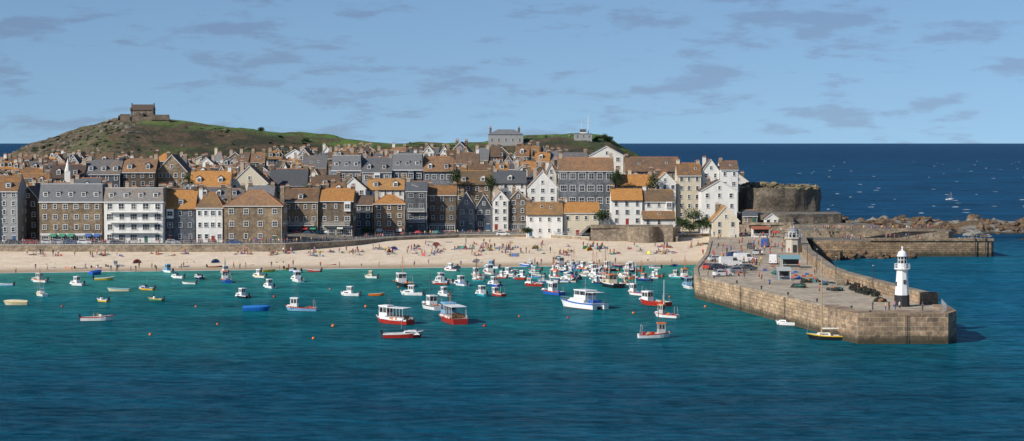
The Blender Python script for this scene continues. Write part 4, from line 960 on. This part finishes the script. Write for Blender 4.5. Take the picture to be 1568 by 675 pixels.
# ---------------------------------------------------------------- people
SK=paint(.55,.33,.23,.6); SK2=paint(.38,.2,.13,.6)
def figure(pose,top,bot,hair,skin,shoes):
    if pose=='stand': J=dict(pel=(0,0,.95),sp=(0,0,1.18),ch=(0,.01,1.38),nk=(0,.01,1.5),hb=(0,0,1.58),hd=(0,-.01,1.67),
        sl=(-.17,.01,1.41),el=(-.23,.03,1.13),wl=(-.24,-.05,.88),al=(-.24,-.08,.78),hl=(-.09,0,.9),kl=(-.1,-.01,.5),nl=(-.1,.02,.09),tl=(-.11,-.14,.04))
    elif pose=='walk': J=dict(pel=(0,0,.93),sp=(0,-.01,1.16),ch=(0,-.02,1.37),nk=(0,-.03,1.49),hb=(0,-.05,1.57),hd=(0,-.06,1.66),
        sl=(-.17,-.02,1.4),el=(-.22,.12,1.15),wl=(-.22,.05,.92),al=(-.22,.0,.83),hl=(-.09,0,.88),kl=(-.1,-.16,.5),nl=(-.1,-.24,.1),tl=(-.11,-.4,.06))
    elif pose=='sit': J=dict(pel=(0,.0,.14),sp=(0,.05,.36),ch=(0,.04,.57),nk=(0,.02,.69),hb=(0,.0,.77),hd=(0,-.01,.86),
        sl=(-.17,.03,.6),el=(-.24,-.08,.38),wl=(-.15,-.3,.36),al=(-.12,-.37,.36),hl=(-.09,-.03,.12),kl=(-.12,-.42,.42),nl=(-.1,-.72,.08),tl=(-.1,-.88,.05))
    else: J=dict(pel=(0,0,.14),sp=(0,.24,.13),ch=(0,.44,.14),nk=(0,.56,.13),hb=(0,.64,.13),hd=(0,.73,.14),
        sl=(-.17,.47,.12),el=(-.3,.25,.08),wl=(-.28,.02,.06),al=(-.27,-.08,.05),hl=(-.09,-.05,.12),kl=(-.12,-.45,.12),nl=(-.13,-.86,.08),tl=(-.14,-.93,.14))
    K=dict(pel=.14,sp=.125,ch=.15,nk=.06,hb=.08,hd=.1,s=.065,e=.045,w=.033,a=.035,h=.09,k=.065,n=.045,t=.04)
    vs=[];rad=[];ix={}
    def add(n,p,r): ix[n]=len(vs); vs.append(p); rad.append(r)
    for n in('pel','sp','ch','nk','hb','hd'): add(n,J[n],K[n])
    for n in('sl','el','wl','al','hl','kl','nl','tl'):
        p=J[n]; add(n,p,K[n[0]])
        q=(-p[0],p[1],p[2])
        if pose=='walk' and n[0] in 'ewa': q=(-p[0],-p[1]*1.0-.06,p[2])
        if pose=='walk' and n[0]=='k': q=(.1,-.02,.5)
        if pose=='walk' and n[0]=='n': q=(.1,.28,.16)
        if pose=='walk' and n[0]=='t': q=(.1,.17,.05)
        add(n[0]+'r',q,K[n[0]])
    E=[('pel','sp'),('sp','ch'),('ch','nk'),('nk','hb'),('hb','hd')]
    for s in'lr': E+=[('ch','s'+s),('s'+s,'e'+s),('e'+s,'w'+s),('w'+s,'a'+s),('pel','h'+s),('h'+s,'k'+s),('k'+s,'n'+s),('n'+s,'t'+s)]
    me=bpy.data.meshes.new('sk'); me.from_pydata(vs,[(ix[a],ix[c]) for a,c in E],[])
    o=bpy.data.objects.new('sk',me); COL.objects.link(o); md=o.modifiers.new('s','SKIN'); 
    if not me.skin_vertices:
        bpy.context.view_layer.objects.active=o; bpy.ops.mesh.customdata_skin_add()
    for i,r in enumerate(rad): me.skin_vertices[0].data[i].radius=(r,r*.85)
    me.skin_vertices[0].data[0].use_root=True
    o.modifiers.new('ss','SUBSURF').levels=1
    dg=bpy.context.evaluated_depsgraph_get(); m=bpy.data.meshes.new_from_object(o.evaluated_get(dg)); bpy.data.objects.remove(o)
    m.materials.clear()
    for mm in(skin,top,bot,hair,shoes): m.materials.append(mm)
    short=R()<.5
    for p in m.polygons:
        c=p.center; best=None;bd=9
        for a,e in E:
            A_=Vector(vs[ix[a]]);B_=Vector(vs[ix[e]]); ab=B_-A_; t=max(0,min(1,(c-A_).dot(ab)/ab.length_squared)); dd=(A_+ab*t-c).length-.3*(rad[ix[a]])
            if dd<bd: bd=dd;best=(a,e,t)
        a,e,t=best; k=1
        if e in('hb','hd'): k=3 if (c-Vector(J['hd'])).dot(Vector((0,.6,.8)) if pose!='lie' else Vector((0,.9,-.2)))>.015 else 0
        elif e=='nk': k=1
        elif e[0] in'wa' or (e[0]=='e' and t>.5): k=0
        elif e[0]=='k' or (a=='pel' and e[0]=='h') or (a=='pel' and t<.4): k=2
        elif e[0]=='n': k=0 if short else 2
        elif e[0]=='t': k=4
        p.material_index=k; p.use_smooth=True
    m.name='person_'+pose; return m
TOPS=[(.7,.7,.68),(.5,.05,.05),(.05,.15,.4),(.03,.03,.05),(.6,.4,.1),(.1,.3,.25),(.5,.25,.35),(.25,.45,.6),(.03,.03,.05)]
BOTS=[(.05,.07,.15),(.03,.03,.03),(.2,.16,.1),(.05,.05,.06),(.1,.15,.3)]
HAIR=[(.03,.02,.015),(.12,.06,.03),(.3,.2,.08)]
PM={}
for ps in('stand','walk','sit','lie'):
    PM[ps]=[figure(ps,paint(*random.choice(TOPS),.8) if ps in('stand','walk') or R()<.7 else SK,paint(*random.choice(BOTS),.8),paint(*random.choice(HAIR),.8),random.choice((SK,SK,SK2)),random.choice((BLACK,SK))) for _ in range(9)]
def person(x,y,z,pose,rz=None,s=None):
    o=bpy.data.objects.new('person',random.choice(PM[pose])); COL.objects.link(o); o.location=(x,y,z-.0); o.rotation_euler=(0,0,U(0,6.28) if rz is None else rz); k=s or U(.94,1.1)*(.72 if R()<.12 else 1); o.scale=(k,k,k)
TOW=[(.5,.06,.06),(.05,.15,.4),(.6,.5,.2),(.1,.35,.3),(.08,.08,.1),(.4,.15,.3)]
tow=MB()
cent=[(U(580,1080),U(366,403)) for _ in range(92)]+[(U(5,560),U(389,402)) for _ in range(34)]
for cx,cy in cent:
    for _ in range(random.choice((1,2,3,3,4))):
        px=cx+U(-9,9); py=cy+U(-2,2)
        x,y=G(px,py,2.2)
        if y>front(x)-2: continue
        z=beachz(x,y); x,y=G(px,py,z); z=beachz(x,y)
        ps=random.choices(('sit','lie','stand','walk'),(5,2,4,3))[0]
        if ps in('sit','lie'):
            r=U(0,3.14); c,s=math.cos(r),math.sin(r); tow.obox((x,y,z+.06),(c*.45,s*.45,0),(-s*.95,c*.95,0),(0,0,.02),paint(*random.choice(TOW),.9)); person(x,y,z+.06,ps,r)
        else: person(x,y,z+.02,ps)
        if R()<.4: tow.obox((x+.8,y,z+.22),(.25,0,0),(0,.2,0),(0,0,.22),paint(*random.choice(TOW),.8))
tow.obj('beach_towels_and_bags')
for _ in range(40):
    px=U(20,1060); x=(px-784)/FPX*505; y=Dwl(x)+U(-1,9); x=(px-784)/FPX*y; person(x,y,beachz(x,y),random.choice(('walk','stand')))
for _ in range(190):
    x=U(-155,10); y=front(x)+U(.9,8); person(x,y,tz(x,y),random.choice(('walk','stand')))
for _ in range(120):
    t=U(0,1)**.6; y=lerp(345,592,t); xl=interp([(p[1],p[0]) for p in PL],y); xr=interp([(p[1],p[0]) for p in PP],y)
    x=U(xl+1.2,xr-1); person(x,y,DZ,random.choice(('walk','stand','walk')))
for _ in range(7): x=U(60,70); person(x,U(320,331),DZ+.0,'stand')
for _ in range(40): person(U(66,108),U(596,600),4.9,random.choice(('walk','stand')))
for _ in range(54): person(U(90,130),U(574,576.5),6.6,random.choice(('walk','stand','sit')))
for _ in range(28): person(U(96,138),U(557,569),4.6,random.choice(('walk','stand','sit')))
for i in range(3):
    x,y=G(144+i*6,490); person(x,y,.45,'sit',1.2)
for px,py,c in [(598,384,(.55,.05,.08)),(603,382,(.03,.1,.4)),(897,380,(.05,.4,.15)),(903,381,(.8,.35,.03)),(938,371,(.03,.2,.55)),(950,371,(.05,.1,.4)),(918,380,(.1,.35,.5)),(1033,395,(.03,.12,.5)),(1053,398,(.6,.5,.3)),(730,392,(.6,.6,.6)),(520,377,(.03,.3,.5)),(855,389,(.1,.4,.5)),(668,378,(.5,.1,.1)),(820,380,(.6,.5,.1)),(700,398,(.1,.2,.4)),(330,394,(.05,.15,.4)),(210,395,(.5,.1,.1))]:
    x,y=G(px,py,2.3); z=beachz(x,y); b=MB(); m=paint(*c,.6); r=1.05
    for i in range(7):
        for j in range(4):
            def pt(i,j):
                a=math.pi*i/7; e_=math.pi/2*j/4; return (r*1.2*math.cos(a)*math.cos(e_),r*math.sin(a)*math.cos(e_),r*1.05*math.sin(e_))
            b.face([pt(i,j),pt(i+1,j),pt(i+1,j+1),pt(i,j+1)],m)
    b.cyl((-1.26,0,0),(0,0,1.12),.02,.02,METAL,4); b.cyl((1.26,0,0),(0,0,1.12),.02,.02,METAL,4); b.box(-1.2,1.2,-.3,.9,.01,.05,paint(.3,.3,.35,.8))
    b.obj('beach_tent',(x,y,z),U(-1,1))
for px,py,c in [(640,386,(.6,.1,.1)),(780,386,(.1,.2,.6)),(985,383,(.7,.6,.1)),(700,380,(.1,.4,.3))]:
    x,y=G(px,py,2.5); z=beachz(x,y); b=MB()
    for i in range(3):
        p=Vector((i*1.0,.25*(i%2),0)); q=Vector(((i+1)*1.0,.25*((i+1)%2),0)); b.cyl(p-Vector((0,0,.2)),p+Vector((0,0,1.2)),.03,.03,paint(*WD),5)
        b.face([p+Vector((0,0,.1)),q+Vector((0,0,.1)),q+Vector((0,0,1.0)),p+Vector((0,0,1.0))],paint(*(c if i%2 else (.5,.5,.45)),.8))
    b.obj('windbreak',(x,y,z),U(-.3,.3))
for px in (455,470,486,500,640,668,1188):
    x,y=G(px,366,4.2); b=MB(); c=paint(*random.choice(((.6,.6,.58),(.05,.15,.4),(.5,.05,.05),(.05,.25,.2))),.7); b.cyl((0,0,0),(0,0,2.4),.03,.03,METAL,5); b.cyl((0,0,2.0),(0,0,2.6),1.4,.05,c,8); b.obj('cafe_umbrella',(x,y,4.2))
b=MB(); NET=rockmat('net_heap',(.05,.05,.04),(.02,.025,.02),2)
for _ in range(90):
    t=R(); px=lerp(1300,1345,t); x,y=G(px,lerp(440,452,t)+U(-6,5),DZ); z=DZ+random.choice((0,0,.42))
    r=U(0,3); c,s=math.cos(r),math.sin(r); 
    for k in(-.35,0,.35):
        for q in range(5):
            a0=math.pi*q/5;a1=math.pi*(q+1)/5
            p0=Vector((x+c*k-s*.25*math.cos(a0),y+s*k+c*.25*math.cos(a0),z+.05+.38*math.sin(a0))); p1=Vector((x+c*k-s*.25*math.cos(a1),y+s*k+c*.25*math.cos(a1),z+.05+.38*math.sin(a1))); b.cyl(p0,p1,.04,.04,NET,4)
    b.obox((x,y,z+.2),(c*.34,s*.34,0),(-s*.2,c*.2,0),(0,0,.14),NET)
b.obj('lobster_pots')
b=MB()
for cx,cy,r in [(1240,432,1.5),(1270,436,1.2),(1280,445,1.0),(1348,462,.8),(1225,440,1.0),(1190,420,1.0)]:
    x,y=G(cx,cy,DZ)
    for _ in range(9): rock(b,x+U(-1,1)*r,y+U(-1,1)*r,DZ+.2,U(.4,.8),random.choice((NET,paint(.04,.14,.12,.9),paint(.3,.14,.07,.9),NET,NET)))
b.obj('fishing_nets')
b=MB()
for _ in range(46):
    px=U(1150,1290); x,y=G(px,lerp(405,440,(px-1150)/140)+U(-6,5),DZ); c=paint(*random.choice((BL,(.3,.3,.3),(.3,.3,.3),RED,(.4,.25,.1))),.6)
    b.box(x-.35,x+.35,y-.25,y+.25,DZ,DZ+.06,c)
    for s in(-1,1): b.box(x+s*.35-.03,x+s*.35+.03,y-.25,y+.25,DZ+.06,DZ+.4,c); b.box(x-.32,x+.32,y+s*.25-.03,y+s*.25+.03,DZ+.06,DZ+.38,c)
b.obj('fish_crates')
def lamp(x,y,z,h=6):
    b=MB(); b.cyl((0,0,0),(0,0,h),.09,.05,DK,6); b.cyl((0,0,h),(0,-1,h+.25),.04,.04,DK,5); b.tbox(-.12,.12,.3,h+.15,-.08,.08,.2,h+.3,METAL); b.obj('street_lamp',(x,y,z))
for x in range(-145,-20,16): lamp(x,front(x)+1,4.3,5.5)
for y in range(360,560,28): lamp(interp([(p[1],p[0]) for p in PP],y)-1.2,y,DZ,5)
# ---------------------------------------------------------------- trees/shrubs
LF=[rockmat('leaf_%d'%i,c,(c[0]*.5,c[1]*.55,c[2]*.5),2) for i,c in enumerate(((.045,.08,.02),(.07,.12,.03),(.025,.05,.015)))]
BARK=rockmat('bark',(.1,.07,.05),(.05,.035,.025),3)
def tree(x,y,z,h,r,n=700,nm='broadleaf_tree'):
    b=MB(); th=h*.45; b.cyl((0,0,-.3),(.1,0,th),.05*h*.5,.03*h*.5,BARK,7)
    tips=[]
    for i in range(7):
        a=i*.9+U(-.3,.3); q=Vector((math.cos(a)*r*U(.3,.75),math.sin(a)*r*U(.3,.75),h*U(.5,.88))); b.cyl((.1,0,th*U(.7,1)),q,.022*h*.5,.01*h*.5,BARK,5); tips.append(q)
    tips.append(Vector((0,0,h*.85)))
    for _ in range(n):
        c=random.choice(tips); p=c+Vector((random.gauss(0,r*.26),random.gauss(0,r*.26),random.gauss(0,h*.10))); s=U(.1,.26)
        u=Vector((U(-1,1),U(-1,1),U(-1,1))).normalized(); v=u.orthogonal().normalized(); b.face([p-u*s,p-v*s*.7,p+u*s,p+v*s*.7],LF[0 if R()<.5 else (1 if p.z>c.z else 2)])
    b.obj(nm,(x,y,z))
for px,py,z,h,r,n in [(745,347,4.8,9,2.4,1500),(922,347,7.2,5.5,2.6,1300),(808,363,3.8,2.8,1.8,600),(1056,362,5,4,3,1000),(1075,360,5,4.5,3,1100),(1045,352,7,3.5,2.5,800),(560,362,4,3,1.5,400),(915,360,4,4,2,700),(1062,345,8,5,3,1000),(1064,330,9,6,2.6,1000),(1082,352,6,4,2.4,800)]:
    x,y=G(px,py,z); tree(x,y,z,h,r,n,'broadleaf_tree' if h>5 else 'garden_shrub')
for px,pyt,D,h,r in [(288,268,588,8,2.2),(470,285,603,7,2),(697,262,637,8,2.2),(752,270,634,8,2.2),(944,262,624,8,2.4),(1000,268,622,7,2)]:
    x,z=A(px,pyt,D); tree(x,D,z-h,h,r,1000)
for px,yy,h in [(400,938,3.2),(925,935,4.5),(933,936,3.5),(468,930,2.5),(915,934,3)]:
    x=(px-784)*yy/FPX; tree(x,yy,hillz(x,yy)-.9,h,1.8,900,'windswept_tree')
# ---------------------------------------------------------------- whitecaps, surf
FOAM=paint(.6,.65,.7,.9)
b=MB()
for _ in range(230):
    y=math.exp(U(math.log(760),math.log(3600))); x=U(-.3,.36)*y; 
    if x<y*.05 and not x<-.27*y: continue
    if 80<x<320 and 640<y<850: continue
    w=U(.5,1.6)*(1+y/4500); h=U(.05,.2)*(1+y/4000); i=len(b.v)
    for k in range(6):
        xx=x+w*(k/5-.5)*2; yy=y+U(-.3,.3); hh=h*math.sin(math.pi*(k+.4)/6.4)*U(.6,1.1); b.v+= [(xx,yy-.8,-.02),(xx,yy,hh),(xx,yy+1.2,-.02)]
    m=b.m(FOAM)
    for k in range(5):
        for q in(0,1): b.f.append((i+k*3+q,i+(k+1)*3+q,i+(k+1)*3+q+1,i+k*3+q+1)); b.mi.append(m)
b.obj('whitecaps')
b=MB(); xs_=fr(-290,38,330); pv=None
for x in xs_:
    yy=Dwl(x)+.9*noise.noise(Vector((x*.08,0,0)))*2; w=.2+.5*abs(noise.noise(Vector((x*.2,5,0)))); cur=((x,yy-w,.02),(x,yy+w*.6,beachz(x,yy+w*.6)+.06))
    if pv: b.face([pv[0],cur[0],cur[1],pv[1]],FOAM)
    pv=cur
b.obj('surf_line')
# ---------------------------------------------------------------- light, sky, camera
el=math.radians(34); az=Vector((-.82,-.57)).normalized()
sd=Vector((az.x*math.cos(el),az.y*math.cos(el),math.sin(el)))
sl=bpy.data.lights.new('sun','SUN'); sl.energy=5.0; sl.angle=math.radians(.5); sl.color=(1,.93,.82)
so=bpy.data.objects.new('sun',sl); COL.objects.link(so); so.rotation_euler=sd.to_track_quat('Z','Y').to_euler()
w=bpy.data.worlds.new('World'); scene.world=w; w.use_nodes=True; nt=w.node_tree; N=nt.nodes; Lk=nt.links
bg=N['Background']; sky=N.new('ShaderNodeTexSky'); sky.sky_type='NISHITA'; sky.sun_disc=False; sky.sun_elevation=el; sky.sun_rotation=math.atan2(az.x,az.y)%(2*math.pi)
sky.altitude=0; sky.air_density=1.0; sky.dust_density=.2; sky.ozone_density=3
tc=N.new('ShaderNodeTexCoord'); 
av=N.new('ShaderNodeVectorMath'); av.operation='ADD'; av.inputs[1].default_value=(0,0,.14); Lk.new(tc.outputs['Generated'],av.inputs[0])
nv_=N.new('ShaderNodeVectorMath'); nv_.operation='NORMALIZE'; Lk.new(av.outputs[0],nv_.inputs[0])
Lk.new(nv_.outputs[0],sky.inputs['Vector'])
def vm(sc,loc=(0,0,0)):
    m=N.new('ShaderNodeMapping'); m.inputs['Scale'].default_value=sc; m.inputs['Location'].default_value=loc; Lk.new(tc.outputs['Generated'],m.inputs[0]); return m.outputs[0]
def nz(v,s,d,r):
    n=N.new('ShaderNodeTexNoise'); Lk.new(v,n.inputs['Vector']); n.inputs['Scale'].default_value=s; n.inputs['Detail'].default_value=d; n.inputs['Roughness'].default_value=r; return n.outputs['Fac']
n1=nz(vm((1,1,4.2),(3.1,0,.4)),22,6,.6)
n0=nz(vm((1,1,3.0),(1.1,2,.4)),7,3,.5)
ad=N.new('ShaderNodeMath'); ad.operation='MULTIPLY_ADD'; Lk.new(n0,ad.inputs[0]); ad.inputs[1].default_value=.35; Lk.new(n1,ad.inputs[2])
mr=N.new('ShaderNodeMapRange'); mr.interpolation_type='SMOOTHSTEP'; Lk.new(ad.outputs[0],mr.inputs[0]); mr.inputs[1].default_value=.68; mr.inputs[2].default_value=.82; mr.inputs[4].default_value=.85
mx=N.new('ShaderNodeMix'); mx.data_type='RGBA'; mx.blend_type='MULTIPLY'; mx.inputs[0].default_value=1; Lk.new(sky.outputs[0],mx.inputs[6]); mx.inputs[7].default_value=(.90,.97,1.0,1)
m2=N.new('ShaderNodeMix'); m2.data_type='RGBA'; Lk.new(mr.outputs[0],m2.inputs[0]); Lk.new(mx.outputs[2],m2.inputs[6]); 
m3=N.new('ShaderNodeMix'); m3.data_type='RGBA'; m3.blend_type='MULTIPLY'; m3.inputs[0].default_value=1; Lk.new(mx.outputs[2],m3.inputs[6]); m3.inputs[7].default_value=(.86,.76,.77,1); Lk.new(m3.outputs[2],m2.inputs[7])
Lk.new(m2.outputs[2],bg.inputs[0]); bg.inputs[1].default_value=.115
cam=bpy.data.cameras.new('camera'); co=bpy.data.objects.new('camera',cam); COL.objects.link(co); scene.camera=co
co.location=(0,0,CAMZ); co.rotation_euler=(math.pi/2-TH,0,0); cam.sensor_width=36; cam.lens=FPX*36/1568; cam.clip_start=1; cam.clip_end=400000
scene.view_settings.view_transform='Standard'; scene.view_settings.look='None'; scene.view_settings.exposure=0
print('objects',len(bpy.data.objects))
